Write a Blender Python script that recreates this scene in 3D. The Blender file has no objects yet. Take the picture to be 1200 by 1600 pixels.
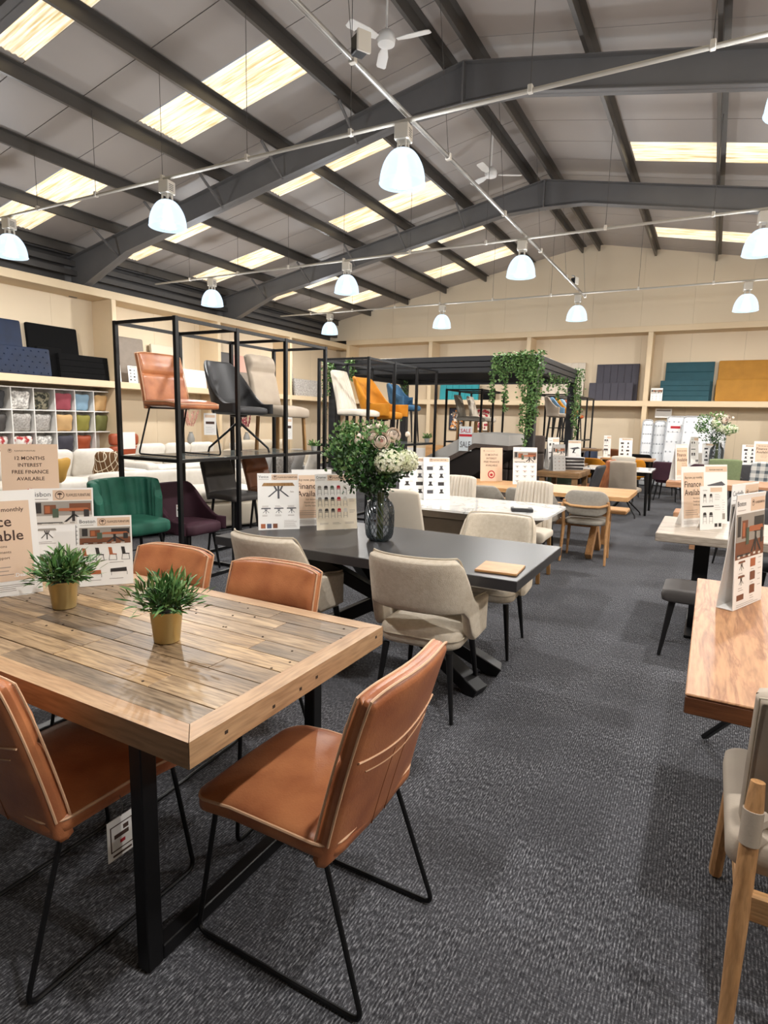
import bpy, math, random
from mathutils import Vector, Matrix

random.seed(7)
SC = bpy.context.scene
COL = SC.collection
R = math.radians
PI = math.pi

# ---------------------------------------------------------------- camera
def make_camera():
    F, pitch, yaw, roll, H = 931.7, R(8.81), R(28.5), R(1.37), 1.5
    fw = Vector((-math.sin(yaw)*math.cos(pitch), math.cos(yaw)*math.cos(pitch), -math.sin(pitch)))
    r0 = Vector((math.cos(yaw), math.sin(yaw), 0)); u0 = r0.cross(fw)
    rt = r0*math.cos(roll) + u0*math.sin(roll); up = -r0*math.sin(roll) + u0*math.cos(roll)
    cd = bpy.data.cameras.new('camera'); co = bpy.data.objects.new('camera', cd); COL.objects.link(co)
    m = Matrix.Identity(4)
    for i in range(3):
        m[i][0], m[i][1], m[i][2] = rt[i], up[i], -fw[i]
    m[2][3] = H
    co.matrix_world = m
    cd.sensor_fit = 'HORIZONTAL'; cd.sensor_width = 36.0; cd.lens = 36.0*F/1200.0
    cd.clip_start = 0.05; cd.clip_end = 100
    SC.camera = co
make_camera()

# ---------------------------------------------------------------- world, exposure
w = bpy.data.worlds.new('world'); SC.world = w; w.use_nodes = True
w.node_tree.nodes['Background'].inputs[0].default_value = (0.8, 0.87, 1.0, 1)
w.node_tree.nodes['Background'].inputs[1].default_value = 0.3
vs = SC.view_settings
vs.view_transform = 'Standard'; vs.look = 'None'; vs.gamma = 1.0; vs.use_curve_mapping = False
vs.exposure = 0.0
LAMP_WATT = 235.0
LAMP_COL = (1.0, 0.975, 0.945)
SKYLIGHT = 1.0

# ---------------------------------------------------------------- materials
def lin(c):
    if isinstance(c, str):
        c = c.lstrip('#'); c = tuple(int(c[i:i+2], 16)/255 for i in (0, 2, 4))
    f = lambda v: v/12.92 if v <= .04045 else ((v+.055)/1.055)**2.4
    return (f(c[0]), f(c[1]), f(c[2]), 1.0)
MATS = {}
def mat(name, col, rough=.6, metal=0.0, var=None, bump=None, sheen=0.0, coat=0.0, stretch=(1, 1, 1), spec=.5, emit=None, trans=0.0, alpha=1.0, ior=1.45):
    """var=(scale, colour2, contrast[, detail]); bump=(scale, strength)"""
    if name in MATS: return MATS[name]
    m = bpy.data.materials.new(name); m.use_nodes = True; MATS[name] = m
    nt = m.node_tree; N = nt.nodes; L = nt.links; b = N['Principled BSDF']
    b.inputs['Base Color'].default_value = lin(col)
    b.inputs['Roughness'].default_value = rough; b.inputs['Metallic'].default_value = metal
    b.inputs['Specular IOR Level'].default_value = spec; b.inputs['IOR'].default_value = ior
    if sheen:
        b.inputs['Sheen Weight'].default_value = sheen; b.inputs['Sheen Roughness'].default_value = .4
        b.inputs['Sheen Tint'].default_value = lin(col)
    if coat: b.inputs['Coat Weight'].default_value = coat; b.inputs['Coat Roughness'].default_value = .15
    if trans: b.inputs['Transmission Weight'].default_value = trans
    if alpha < 1: b.inputs['Alpha'].default_value = alpha
    if emit:
        b.inputs['Emission Color'].default_value = lin(emit[0]); b.inputs['Emission Strength'].default_value = emit[1]
    if var or bump:
        tc = N.new('ShaderNodeTexCoord'); mp = N.new('ShaderNodeMapping'); mp.inputs['Scale'].default_value = stretch
        L.new(tc.outputs['Object'], mp.inputs['Vector'])
    if var:
        n = N.new('ShaderNodeTexNoise'); n.inputs['Scale'].default_value = var[0]; n.inputs['Detail'].default_value = var[3] if len(var) > 3 else 4
        L.new(mp.outputs[0], n.inputs['Vector'])
        cr = N.new('ShaderNodeValToRGB'); k = var[2]
        cr.color_ramp.elements[0].position = .5-k; cr.color_ramp.elements[1].position = .5+k
        cr.color_ramp.elements[0].color = lin(var[1]); cr.color_ramp.elements[1].color = lin(col)
        L.new(n.outputs['Fac'], cr.inputs['Fac']); L.new(cr.outputs[0], b.inputs['Base Color'])
    if bump:
        n2 = N.new('ShaderNodeTexNoise'); n2.inputs['Scale'].default_value = bump[0]; n2.inputs['Detail'].default_value = 3
        L.new(mp.outputs[0], n2.inputs['Vector'])
        bp = N.new('ShaderNodeBump'); bp.inputs['Strength'].default_value = bump[1]; bp.inputs['Distance'].default_value = .01
        L.new(n2.outputs['Fac'], bp.inputs['Height']); L.new(bp.outputs[0], b.inputs['Normal'])
    return m
def wood(name, c1, c2, scale=6, axis=0, rough=.45, rings=False, c3=None, streak=.45):
    """grain runs along axis; c1 light, c2 dark"""
    if name in MATS: return MATS[name]
    m = mat(name, c1, rough); nt = m.node_tree; N = nt.nodes; L = nt.links; b = N['Principled BSDF']
    tc = N.new('ShaderNodeTexCoord'); mp = N.new('ShaderNodeMapping')
    oi = N.new('ShaderNodeObjectInfo'); cm = N.new('ShaderNodeVectorMath'); cm.operation = 'MULTIPLY_ADD'
    s = [7.0, 7.0, 7.0]; s[axis] = .7
    mp.inputs['Scale'].default_value = s
    L.new(oi.outputs['Random'], cm.inputs[0]); cm.inputs[1].default_value = (13, 17, 11); L.new(tc.outputs['Object'], cm.inputs[2])
    L.new(cm.outputs[0], mp.inputs['Vector'])
    n = N.new('ShaderNodeTexNoise'); n.inputs['Scale'].default_value = scale*.35; n.inputs['Detail'].default_value = 6; n.inputs['Roughness'].default_value = .62
    n.inputs['Distortion'].default_value = 1.2 if rings else .3
    L.new(mp.outputs[0], n.inputs['Vector'])
    cr = N.new('ShaderNodeValToRGB'); e = cr.color_ramp.elements
    e[0].position = .3; e[1].position = .68; e[0].color = lin(c2); e[1].color = lin(c1)
    if c3: x = e.new(.5); x.color = lin(c3)
    src = n.outputs['Fac']
    if rings:
        ml = N.new('ShaderNodeMath'); ml.operation = 'MULTIPLY'; ml.inputs[1].default_value = 9.0
        fr = N.new('ShaderNodeMath'); fr.operation = 'PINGPONG'; fr.inputs[1].default_value = 1.0
        L.new(src, ml.inputs[0]); L.new(ml.outputs[0], fr.inputs[0]); src = fr.outputs[0]
        e[0].position = 0.0; e[1].position = .55
    L.new(src, cr.inputs['Fac'])
    # fine streaks
    n3 = N.new('ShaderNodeTexNoise'); n3.inputs['Scale'].default_value = scale*3; n3.inputs['Detail'].default_value = 3
    L.new(mp.outputs[0], n3.inputs['Vector'])
    mx = N.new('ShaderNodeMixRGB'); mx.blend_type = 'MULTIPLY'; mx.inputs['Fac'].default_value = streak
    c4 = N.new('ShaderNodeValToRGB'); c4.color_ramp.elements[0].position = .3; c4.color_ramp.elements[1].position = .6
    c4.color_ramp.elements[0].color = (.35, .3, .26, 1); c4.color_ramp.elements[1].color = (1, 1, 1, 1)
    L.new(n3.outputs['Fac'], c4.inputs['Fac']); L.new(cr.outputs[0], mx.inputs[1]); L.new(c4.outputs[0], mx.inputs[2])
    L.new(mx.outputs[0], b.inputs['Base Color'])
    bp = N.new('ShaderNodeBump'); bp.inputs['Strength'].default_value = .15; bp.inputs['Distance'].default_value = .004
    L.new(n3.outputs['Fac'], bp.inputs['Height']); L.new(bp.outputs[0], b.inputs['Normal'])
    return m

def carpet_mat():
    m = mat('carpet', '#4a484c', .95, spec=.15); nt = m.node_tree; N = nt.nodes; L = nt.links; b = N['Principled BSDF']
    tc = N.new('ShaderNodeTexCoord')
    outs = []
    for s in ((190, 48, 1), (48, 190, 1)):
        mp = N.new('ShaderNodeMapping'); mp.inputs['Scale'].default_value = s
        n = N.new('ShaderNodeTexNoise'); n.inputs['Scale'].default_value = 1.0; n.inputs['Detail'].default_value = 3; n.inputs['Roughness'].default_value = .7
        L.new(tc.outputs['Object'], mp.inputs['Vector']); L.new(mp.outputs[0], n.inputs['Vector']); outs.append(n.outputs['Fac'])
    big = N.new('ShaderNodeTexNoise'); big.inputs['Scale'].default_value = 1.6; big.inputs['Detail'].default_value = 2
    L.new(tc.outputs['Object'], big.inputs['Vector'])
    ck = N.new('ShaderNodeTexChecker'); ck.inputs['Scale'].default_value = 2.0
    ck.inputs[1].default_value = (1, 1, 1, 1); ck.inputs[2].default_value = (0, 0, 0, 1)
    L.new(tc.outputs['Object'], ck.inputs['Vector'])
    fk = N.new('ShaderNodeMath'); fk.operation = 'MULTIPLY'; fk.inputs[1].default_value = .35; L.new(ck.outputs['Fac'], fk.inputs[0])
    mx = N.new('ShaderNodeMix'); mx.data_type = 'FLOAT'; L.new(fk.outputs[0], mx.inputs[0]); L.new(outs[0], mx.inputs[2]); L.new(outs[1], mx.inputs[3])
    # loop-pile rows running down the hall
    sx = N.new('ShaderNodeSeparateXYZ'); L.new(tc.outputs['Object'], sx.inputs[0])
    k1 = N.new('ShaderNodeMath'); k1.operation = 'MULTIPLY'; k1.inputs[1].default_value = 2*PI/.0095; L.new(sx.outputs[0], k1.inputs[0])
    sn = N.new('ShaderNodeMath'); sn.operation = 'SINE'; L.new(k1.outputs[0], sn.inputs[0])
    k2 = N.new('ShaderNodeMath'); k2.operation = 'MULTIPLY_ADD'; k2.inputs[1].default_value = .045; L.new(sn.outputs[0], k2.inputs[0]); L.new(mx.outputs[0], k2.inputs[2])
    mx = k2
    cr = N.new('ShaderNodeValToRGB'); e = cr.color_ramp.elements
    e[0].position = .33; e[1].position = .68; e[0].color = lin('#28282b'); e[1].color = lin('#949599')
    x = e.new(.52); x.color = lin('#4e4e52')
    L.new(mx.outputs[0], cr.inputs['Fac'])
    m2 = N.new('ShaderNodeMixRGB'); m2.blend_type = 'OVERLAY'; m2.inputs[0].default_value = .25
    L.new(cr.outputs[0], m2.inputs[1]); L.new(big.outputs['Fac'], m2.inputs[2]); L.new(m2.outputs[0], b.inputs['Base Color'])
    bp = N.new('ShaderNodeBump'); bp.inputs['Strength'].default_value = .6; bp.inputs['Distance'].default_value = .006
    L.new(mx.outputs[0], bp.inputs['Height']); L.new(bp.outputs[0], b.inputs['Normal'])
    return m
def marble_mat():
    m = mat('marble', '#f2f1ee', .08, coat=.5); nt = m.node_tree; N = nt.nodes; L = nt.links; b = N['Principled BSDF']
    tc = N.new('ShaderNodeTexCoord'); n = N.new('ShaderNodeTexNoise'); n.inputs['Scale'].default_value = 2.2; n.inputs['Detail'].default_value = 8; n.inputs['Distortion'].default_value = 1.6
    L.new(tc.outputs['Object'], n.inputs['Vector'])
    cr = N.new('ShaderNodeValToRGB'); e = cr.color_ramp.elements; e[0].position = .475; e[1].position = .52
    e[0].color = lin('#f3f2ef'); e[1].color = lin('#f1f0ed'); x = e.new(.497); x.color = lin('#b4b4b2')
    L.new(n.outputs['Fac'], cr.inputs['Fac']); L.new(cr.outputs[0], b.inputs['Base Color']); return m
def skylight_mat():
    m = bpy.data.materials.new('skylight_sheet'); m.use_nodes = True; nt = m.node_tree; N = nt.nodes; L = nt.links; b = N['Principled BSDF']
    tc = N.new('ShaderNodeTexCoord'); mp = N.new('ShaderNodeMapping'); mp.inputs['Scale'].default_value = (1.4, 26, 1)
    L.new(tc.outputs['Object'], mp.inputs['Vector']); n = N.new('ShaderNodeTexNoise'); n.inputs['Scale'].default_value = 1.5; n.inputs['Detail'].default_value = 5
    L.new(mp.outputs[0], n.inputs['Vector']); cr = N.new('ShaderNodeValToRGB'); e = cr.color_ramp.elements
    e[0].position = .35; e[1].position = .6; e[0].color = lin('#cdb482'); e[1].color = lin('#fff4da')
    L.new(n.outputs['Fac'], cr.inputs['Fac']); L.new(cr.outputs[0], b.inputs['Base Color']); L.new(cr.outputs[0], b.inputs['Emission Color'])
    b.inputs['Emission Strength'].default_value = SKYLIGHT*.9; b.inputs['Roughness'].default_value = .5
    MATS['skylight'] = m; return m
def dome_mat():
    m = bpy.data.materials.new('lamp_glass'); m.use_nodes = True; nt = m.node_tree; N = nt.nodes; L = nt.links
    N.remove(N['Principled BSDF']); out = N['Material Output']
    t = N.new('ShaderNodeBsdfTransparent'); t.inputs[0].default_value = (.93, .96, 1, 1)
    e = N.new('ShaderNodeEmission'); e.inputs[0].default_value = (.66, .85, 1, 1); e.inputs[1].default_value = 1.55
    g = N.new('ShaderNodeBsdfGlossy'); g.inputs['Roughness'].default_value = .1
    m1 = N.new('ShaderNodeMixShader'); lw = N.new('ShaderNodeLayerWeight'); lw.inputs[0].default_value = .5; mr = N.new('ShaderNodeMapRange'); mr.inputs[3].default_value = .42; mr.inputs[4].default_value = .95; L.new(lw.outputs['Facing'], mr.inputs[0]); L.new(mr.outputs[0], m1.inputs[0]); L.new(t.outputs[0], m1.inputs[1]); L.new(e.outputs[0], m1.inputs[2])
    m2 = N.new('ShaderNodeMixShader'); m2.inputs[0].default_value = .05; L.new(m1.outputs[0], m2.inputs[1]); L.new(g.outputs[0], m2.inputs[2])
    L.new(m2.outputs[0], out.inputs[0]); MATS['dome'] = m; return m
def smoke_glass():
    m = bpy.data.materials.new('smoked_glass'); m.use_nodes = True; nt = m.node_tree; N = nt.nodes; L = nt.links
    N.remove(N['Principled BSDF']); out = N['Material Output']
    t = N.new('ShaderNodeBsdfTransparent'); t.inputs[0].default_value = (.68, .71, .74, 1)
    g = N.new('ShaderNodeBsdfGlossy'); g.inputs['Roughness'].default_value = .05; g.inputs[0].default_value = (.9, .93, .95, 1)
    lw = N.new('ShaderNodeLayerWeight'); lw.inputs[0].default_value = .35
    m2 = N.new('ShaderNodeMixShader'); L.new(lw.outputs['Fresnel'], m2.inputs[0]); L.new(t.outputs[0], m2.inputs[1]); L.new(g.outputs[0], m2.inputs[2])
    L.new(m2.outputs[0], out.inputs[0]); MATS['smoke_glass'] = m; return m

# ---------------------------------------------------------------- mesh builder
class MB:
    def __init__(s): s.v = []; s.f = []
    def add(s, vs, fs):
        o = len(s.v); s.v += [tuple(v) for v in vs]; s.f += [tuple(i+o for i in f) for f in fs]; return s
    def box(s, lo, hi, c=0.0, M=None):
        (x0, y0, z0), (x1, y1, z1) = lo, hi
        if c <= 0:
            vs = [(x, y, z) for x in (x0, x1) for y in (y0, y1) for z in (z0, z1)]
            fs = [(0, 1, 3, 2), (4, 6, 7, 5), (0, 4, 5, 1), (2, 3, 7, 6), (0, 2, 6, 4), (1, 5, 7, 3)]
        else:
            c = min(c, (x1-x0)*.45, (y1-y0)*.45, (z1-z0)*.45)
            vs = []; idx = {}
            X, Y, Z = (x0, x1), (y0, y1), (z0, z1)
            for i in (0, 1):
                for j in (0, 1):
                    for k in (0, 1):
                        sx, sy, sz = c*(1-2*i), c*(1-2*j), c*(1-2*k)
                        for a, p in enumerate(((X[i], Y[j]+sy, Z[k]+sz), (X[i]+sx, Y[j], Z[k]+sz), (X[i]+sx, Y[j]+sy, Z[k]))):
                            idx[i, j, k, a] = len(vs); vs.append(p)
            g = lambda i, j, k, a: idx[i, j, k, a]
            fs = []
            for i in (0, 1):
                f = [g(i, 0, 0, 0), g(i, 0, 1, 0), g(i, 1, 1, 0), g(i, 1, 0, 0)]; fs.append(f if i == 0 else f[::-1])
                f = [g(0, i, 0, 1), g(1, i, 0, 1), g(1, i, 1, 1), g(0, i, 1, 1)]; fs.append(f if i == 0 else f[::-1])
                f = [g(0, 0, i, 2), g(0, 1, i, 2), g(1, 1, i, 2), g(1, 0, i, 2)]; fs.append(f if i == 0 else f[::-1])
            for a in (0, 1):
                for b in (0, 1):
                    for f in ([g(a, b, 0, 0), g(a, b, 1, 0), g(a, b, 1, 1), g(a, b, 0, 1)], [g(a, 0, b, 0), g(a, 1, b, 0), g(a, 1, b, 2), g(a, 0, b, 2)], [g(0, a, b, 1), g(1, a, b, 1), g(1, a, b, 2), g(0, a, b, 2)]): fs.append(f)
                    for k in (0, 1): fs.append([g(a, b, k, 0), g(a, b, k, 1), g(a, b, k, 2)])
        if M is not None: vs = [tuple(M @ Vector(v)) for v in vs]
        return s.add(vs, fs)
    def beam(s, a, b, w, h, c=0.0, upv=(0, 0, 1)):
        """box section w x h from a to b"""
        a, b = Vector(a), Vector(b); d = b-a; L = d.length; y = d.normalized(); upv = Vector(upv)
        if abs(y.dot(upv)) > .98: upv = Vector((1, 0, 0))
        x = y.cross(upv).normalized(); z = x.cross(y)
        M = Matrix((x, y, z)).transposed().to_4x4(); M.translation = a
        return s.box((-w/2, 0, -h/2), (w/2, L, h/2), c, M)
    def tube(s, pts, r, n=8, closed=False, cap=True):
        pts = [Vector(p) for p in pts]; m = len(pts); rr = r if isinstance(r, (list, tuple)) else [r]*m
        ring = []; prev = None
        for i, p in enumerate(pts):
            if closed: t = (pts[(i+1) % m]-pts[i-1])
            else: t = pts[min(i+1, m-1)]-pts[max(i-1, 0)]
            if t.length < 1e-9: t = Vector((0, 0, 1))
            t.normalize()
            if prev is None:
                u = t.orthogonal().normalized()
            else:
                u = prev-t*prev.dot(t)
                u = u.normalized() if u.length > 1e-6 else t.orthogonal().normalized()
            prev = u; v = t.cross(u)
            ring.append([p+(u*math.cos(2*PI*k/n)+v*math.sin(2*PI*k/n))*rr[i] for k in range(n)])
        vs = [q for rg in ring for q in rg]; fs = []
        for i in range(m if closed else m-1):
            a, b = i*n, ((i+1) % m)*n
            for k in range(n): fs.append((a+k, a+(k+1) % n, b+(k+1) % n, b+k))
        if cap and not closed:
            fs.append(tuple(range(n))[::-1]); fs.append(tuple((m-1)*n+k for k in range(n)))
        return s.add(vs, fs)
    def lathe(s, prof, n=24, c=(0, 0, 0), mod=None):
        vs = []; fs = []; m = len(prof)
        for i, (r, z) in enumerate(prof):
            for k in range(n):
                a = 2*PI*k/n; q = r*(1+(mod(a, z) if mod else 0))
                vs.append((c[0]+q*math.cos(a), c[1]+q*math.sin(a), c[2]+z))
        for i in range(m-1):
            for k in range(n): fs.append((i*n+k, i*n+(k+1) % n, (i+1)*n+(k+1) % n, (i+1)*n+k))
        if prof[0][0] > 1e-6: fs.append(tuple(range(n))[::-1])
        if prof[-1][0] > 1e-6: fs.append(tuple((m-1)*n+k for k in range(n)))
        return s.add(vs, fs)
    def prism(s, out, z0, z1):
        n = len(out); vs = [(x, y, z0) for x, y in out]+[(x, y, z1) for x, y in out]
        fs = [tuple(range(n))[::-1], tuple(range(n, 2*n))]+[(i, (i+1) % n, n+(i+1) % n, n+i) for i in range(n)]
        return s.add(vs, fs)
    def slab(s, out, T, fn=None, p=5.0, rings=(.4, .75, .9, .965, .992)):
        """soft pad: 2D outline puffed to thickness T; fn maps (x, y, w) to 3D"""
        n = len(out); cx = sum(q[0] for q in out)/n; cy = sum(q[1] for q in out)/n
        fn = fn or (lambda x, y, w: (x, y, w))
        W = lambda t: T/2*max(0, 1-t**p)**(1/p)
        vs = [fn(cx, cy, T/2)]; fs = []
        seq = [(t, 1) for t in rings]+[(1.0, 0)]+[(t, -1) for t in reversed(rings)]
        for t, sg in seq:
            for x, y in out: vs.append(fn(cx+(x-cx)*t, cy+(y-cy)*t, W(t)*sg))
        vs.append(fn(cx, cy, -T/2)); last = len(vs)-1
        for k in range(n): fs.append((0, 1+k, 1+(k+1) % n))
        for i in range(len(seq)-1):
            a = 1+i*n; b = a+n
            for k in range(n): fs.append((a+k, b+k, b+(k+1) % n, a+(k+1) % n))
        a = 1+(len(seq)-1)*n
        for k in range(n): fs.append((a+k, last, a+(k+1) % n))
        return s.add(vs, fs)
    def sheet(s, mid, T, nu=16, nv=12, p=5.0, front=None, back=None):
        """curved pad: mid(u,v)->3D centre surface, puffed along its normal, soft edges"""
        us = [.5-.5*math.cos(PI*i/nu)*1 if 0 else i/nu for i in range(nu+1)]
        def soft(k, n):
            t = k/n
            return t
        e = .012
        us = [0, e, 3*e]+[4*e+(1-8*e)*i/nu for i in range(nu+1)]+[1-3*e, 1-e, 1]
        vv = [0, e, 3*e]+[4*e+(1-8*e)*i/nv for i in range(nv+1)]+[1-3*e, 1-e, 1]
        P = lambda t: max(0.0, 1-abs(2*t-1)**18)**(1/2.4)
        A = []; B = []
        for v in vv:
            ra = []; rb = []
            for u in us:
                c = Vector(mid(u, v)); d = 1e-3
                du = Vector(mid(min(1, u+d), v))-Vector(mid(max(0, u-d), v)); dv = Vector(mid(u, min(1, v+d)))-Vector(mid(u, max(0, v-d)))
                n = du.cross(dv); n = n.normalized() if n.length > 1e-12 else Vector((0, 1, 0))
                h = (T(u, v) if callable(T) else T)/2*min(P(u), P(v))
                k = min(P(u), P(v))
                ra.append(c+n*(h+(front(u, v)*k if front else 0))); rb.append(c-n*(h+(back(u, v)*k if back else 0)))
            A.append(ra); B.append(rb)
        m, n = len(vv), len(us); vs = [q for r_ in A for q in r_]+[q for r_ in B for q in r_]; o = m*n; fs = []
        for i in range(m-1):
            for j in range(n-1):
                a = i*n+j; fs.append((a, a+1, a+n+1, a+n)); fs.append((o+a, o+a+n, o+a+n+1, o+a+1))
        per = [(0, j) for j in range(n)]+[(i, n-1) for i in range(1, m)]+[(m-1, j) for j in range(n-2, -1, -1)]+[(i, 0) for i in range(m-2, 0, -1)]
        for k in range(len(per)):
            a = per[k][0]*n+per[k][1]; q = per[(k+1) % len(per)]; b = q[0]*n+q[1]
            fs.append((a, o+a, o+b, b))
        return s.add(vs, fs)
    def ball(s, c, r, n=10, m=6, sc=(1, 1, 1)):
        prof = [(max(1e-7, math.sin(PI*i/m))*r, -math.cos(PI*i/m)*r) for i in range(m+1)]
        o = len(s.v); s.lathe(prof, n)
        for i in range(o, len(s.v)):
            x, y, z = s.v[i]; s.v[i] = (c[0]+x*sc[0], c[1]+y*sc[1], c[2]+z*sc[2])
        return s
    def mesh(s, name, m, ang=38):
        me = bpy.data.meshes.new(name); me.from_pydata(s.v, [], s.f); me.validate()
        if m is not None: me.materials.append(m if not isinstance(m, str) else MATS[m])
        for p in me.polygons: p.use_smooth = True
        if ang < 180: me.set_sharp_from_angle(angle=R(ang))
        return me
    def build(s, name, m, parent=None, ang=38, loc=None, rz=0):
        o = bpy.data.objects.new(name, s.mesh(name, m, ang)); COL.objects.link(o)
        if parent is not None: o.parent = parent
        if loc is not None: o.location = loc
        if rz: o.rotation_euler[2] = rz
        return o
def fillet(pts, r, n=5):
    pts = [Vector(p) for p in pts]; out = [pts[0]]
    for i in range(1, len(pts)-1):
        a, b, c = pts[i-1], pts[i], pts[i+1]; d1 = (a-b); d2 = (c-b); q = min(r, d1.length*.45, d2.length*.45)
        p1 = b+d1.normalized()*q; p2 = b+d2.normalized()*q
        for k in range(n+1):
            t = k/n; out.append(p1*(1-t)**2+b*2*t*(1-t)+p2*t*t)
    out.append(pts[-1]); return out
def rrect(w, d, r, n=5, cx=0, cy=0, sub=4):
    """rounded rectangle outline with extra points on the straight sides"""
    out = []; r = min(r, w*.49, d*.49)
    C = [(w/2-r, d/2-r, 0), (-w/2+r, d/2-r, 90), (-w/2+r, -d/2+r, 180), (w/2-r, -d/2+r, 270)]
    arcs = [[(cx+x+r*math.cos(R(a+90*k/n)), cy+y+r*math.sin(R(a+90*k/n))) for k in range(n+1)] for x, y, a in C]
    for i in range(4):
        out += arcs[i]; p, q = arcs[i][-1], arcs[(i+1) % 4][0]
        for k in range(1, sub): out.append((p[0]+(q[0]-p[0])*k/sub, p[1]+(q[1]-p[1])*k/sub))
    return out
def sm(a, b, x):
    t = min(1, max(0, (x-a)/(b-a))); return t*t*(3-2*t)

# ---------------------------------------------------------------- scene objects
def tag(o, label=None, cat=None, group=None, kind=None):
    if label: o['label'] = label
    if cat: o['category'] = cat
    if group: o['group'] = group
    if kind: o['kind'] = kind
    return o
def thing(name, label, cat, loc=(0, 0, 0), rz=0, group=None):
    o = bpy.data.objects.new(name, None); COL.objects.link(o); o.empty_display_size = .1
    o.location = loc; o.rotation_euler[2] = rz
    return tag(o, label, cat, group)
KIDS = {}
def copy_tree(o, parent=None, loc=None, rz=None, label=None, group=None):
    c = o.copy(); COL.objects.link(c); c.parent = parent
    if loc is not None: c.location = loc
    if rz is not None: c.rotation_euler[2] = rz
    if label: c['label'] = label
    if group: c['group'] = group
    for ch in list(o.children): copy_tree(ch, c)
    return c
# ---------------------------------------------------------------- palette
carpet_mat(); marble_mat(); skylight_mat(); dome_mat(); smoke_glass()
mat('cream_wall', '#d9c8ae', .75, var=(.7, '#d3c1a5', .3), bump=(60, .03))
mat('cream_trim', '#dbc6a6', .6, var=(1.2, '#d4bd9a', .3))
mat('roof_white', '#a9a19a', .5, var=(.5, '#a09892', .3))
mat('steel_grey', '#6d6b6a', .5, var=(2, '#636160', .3))
mat('purlin', '#6a655f', .42, metal=.55, var=(1.5, '#4e4a46', .3), stretch=(1, .15, 1))
mat('cladding', '#4a4745', .6)
mat('galv', '#b9b7b2', .38, metal=.5, var=(3, '#8d8a86', .3))
mat('conduit', '#b9b3a8', .5)
mat('lamp_white', '#ddd6ca', .5)
mat('wire', '#55524f', .6)
mat('white_paint', '#e8e6e2', .4)
mat('black_metal', '#0f0f11', .42, spec=.4)
mat('black_top', '#373534', .36, var=(5, '#343335', .3), bump=(90, .04))
mat('black_wood', '#121214', .45)
mat('tan_leather', '#bb7a50', .34, var=(7, '#97593a', .17, 7), bump=(160, .10), spec=.45)
mat('brown_leather', '#8a5533', .45, var=(6, '#74452a', .2))
mat('piping', '#cda584', .6)
mat('dark_pu', '#4e4a48', .55, var=(6, '#45413f', .2), bump=(120, .08))
mat('black_pu', '#2f2f31', .5, bump=(120, .08))
mat('black_fabric', '#0b0b0c', .95, spec=.2)
mat('cream_fabric', '#d8cdbc', .9, var=(45, '#cabda9', .2), bump=(220, .25), sheen=.15)
mat('cream_pipe', '#b9ad9a', .9)
mat('plain_cream', '#d6ccbd', .8, var=(8, '#cfc4b4', .3), bump=(200, .1))
mat('white_leather', '#ded6c8', .5, var=(5, '#d6cdbe', .3))
mat('green_velvet', '#1f5f4c', .7, var=(9, '#184d3e', .25), sheen=.55)
mat('plum_velvet', '#42222f', .75, var=(9, '#371b27', .25), sheen=.4)
mat('grey_fabric', '#a29c92', .9, var=(40, '#948e85', .25), bump=(220, .2))
mat('taupe', '#b1a493', .75, var=(8, '#a7998a', .3), bump=(160, .08))
mat('mustard', '#d08a1c', .75, var=(9, '#bb7614', .25), sheen=.3)
mat('blue_velvet', '#386487', .75, var=(9, '#2e5575', .25), sheen=.3)
mat('sage', '#8d9a72', .85, var=(30, '#7f8c66', .25))
mat('charcoal', '#414144', .75, var=(9, '#38383b', .25))
mat('rust_velvet', '#b5592c', .7)
mat('steel_blue', '#6f94b4', .8)
mat('navy_velvet', '#11223f', .65, sheen=.12, var=(5, '#0b182e', .25))
mat('teal_velvet', '#1f4d57', .7, sheen=.3, var=(4, '#1a434d', .3))
mat('turquoise', '#2b8f98', .7, sheen=.3)
mat('ochre_velvet', '#b5802b', .7, sheen=.3, var=(4, '#9c6c20', .3))
mat('slate_velvet', '#46444d', .75, var=(5, '#3f3d46', .3))
mat('pink', '#d3a494', .8); mat('rose', '#9c4a55', .8); mat('lightblue', '#88a6bb', .8); mat('tancush', '#c7a271', .85)
mat('olive', '#87803a', .75, sheen=.3); mat('olive2', '#6b6c3c', .8); mat('silver', '#bdb8b2', .6, var=(30, '#8f8a85', .15)); mat('beige', '#c8bca8', .85)
mat('leafprint', '#8c8570', .85, var=(16, '#2f3129', .06)); mat('whiteprint', '#e9e6e0', .85, var=(25, '#a9a5a0', .08)); mat('redprint', '#e8e2da', .85, var=(12, '#b03a3a', .06))
mat('trellis', '#7a5a3a', .85); mat('gold_velvet', '#b38a3c', .75, sheen=.3)
mat('orange_leather', '#9c4a2b', .5)
mat('sofa_white', '#e4dfd6', .92, var=(20, '#dbd5cb', .25), bump=(150, .2))
mat('sofa_grey', '#a9a7a5', .92, bump=(150, .2)); mat('sofa_skirt', '#bfb6a6', .92, bump=(150, .15))
mat('oak', '#c79a66', .5)
wood('oak_x', '#d3a674', '#b98754', 6, 0, .45); wood('oak_y', '#d3a674', '#b98754', 6, 1, .45); wood('oak_z', '#cfa070', '#b28150', 6, 2, .5)
wood('oak_rustic', '#c08f66', '#a37250', 4, 1, .5, rings=True); wood('oak_edge_stain_shade', '#7c4c2c', '#5e3820', 5, 0, .5)  # edge tone: dark stain, deepened by shade painted into the colour
wood('frame_wood', '#bf9d78', '#a37d59', 5, 0, .42); wood('frame_wood_y', '#bf9d78', '#a27b57', 5, 1, .42)
for i, (a, b_) in enumerate((('#bea27f', '#856d53'), ('#b19470', '#6d5a46'), ('#a58d70', '#645545'), ('#c2a278', '#927350'), ('#978066', '#574b3f'), ('#b69872', '#78614a'))):
    wood('plank_%d' % i, a, b_, 5, 0, .42, streak=.85)
mat('plank_gap', '#3a2c20', .9)
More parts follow.
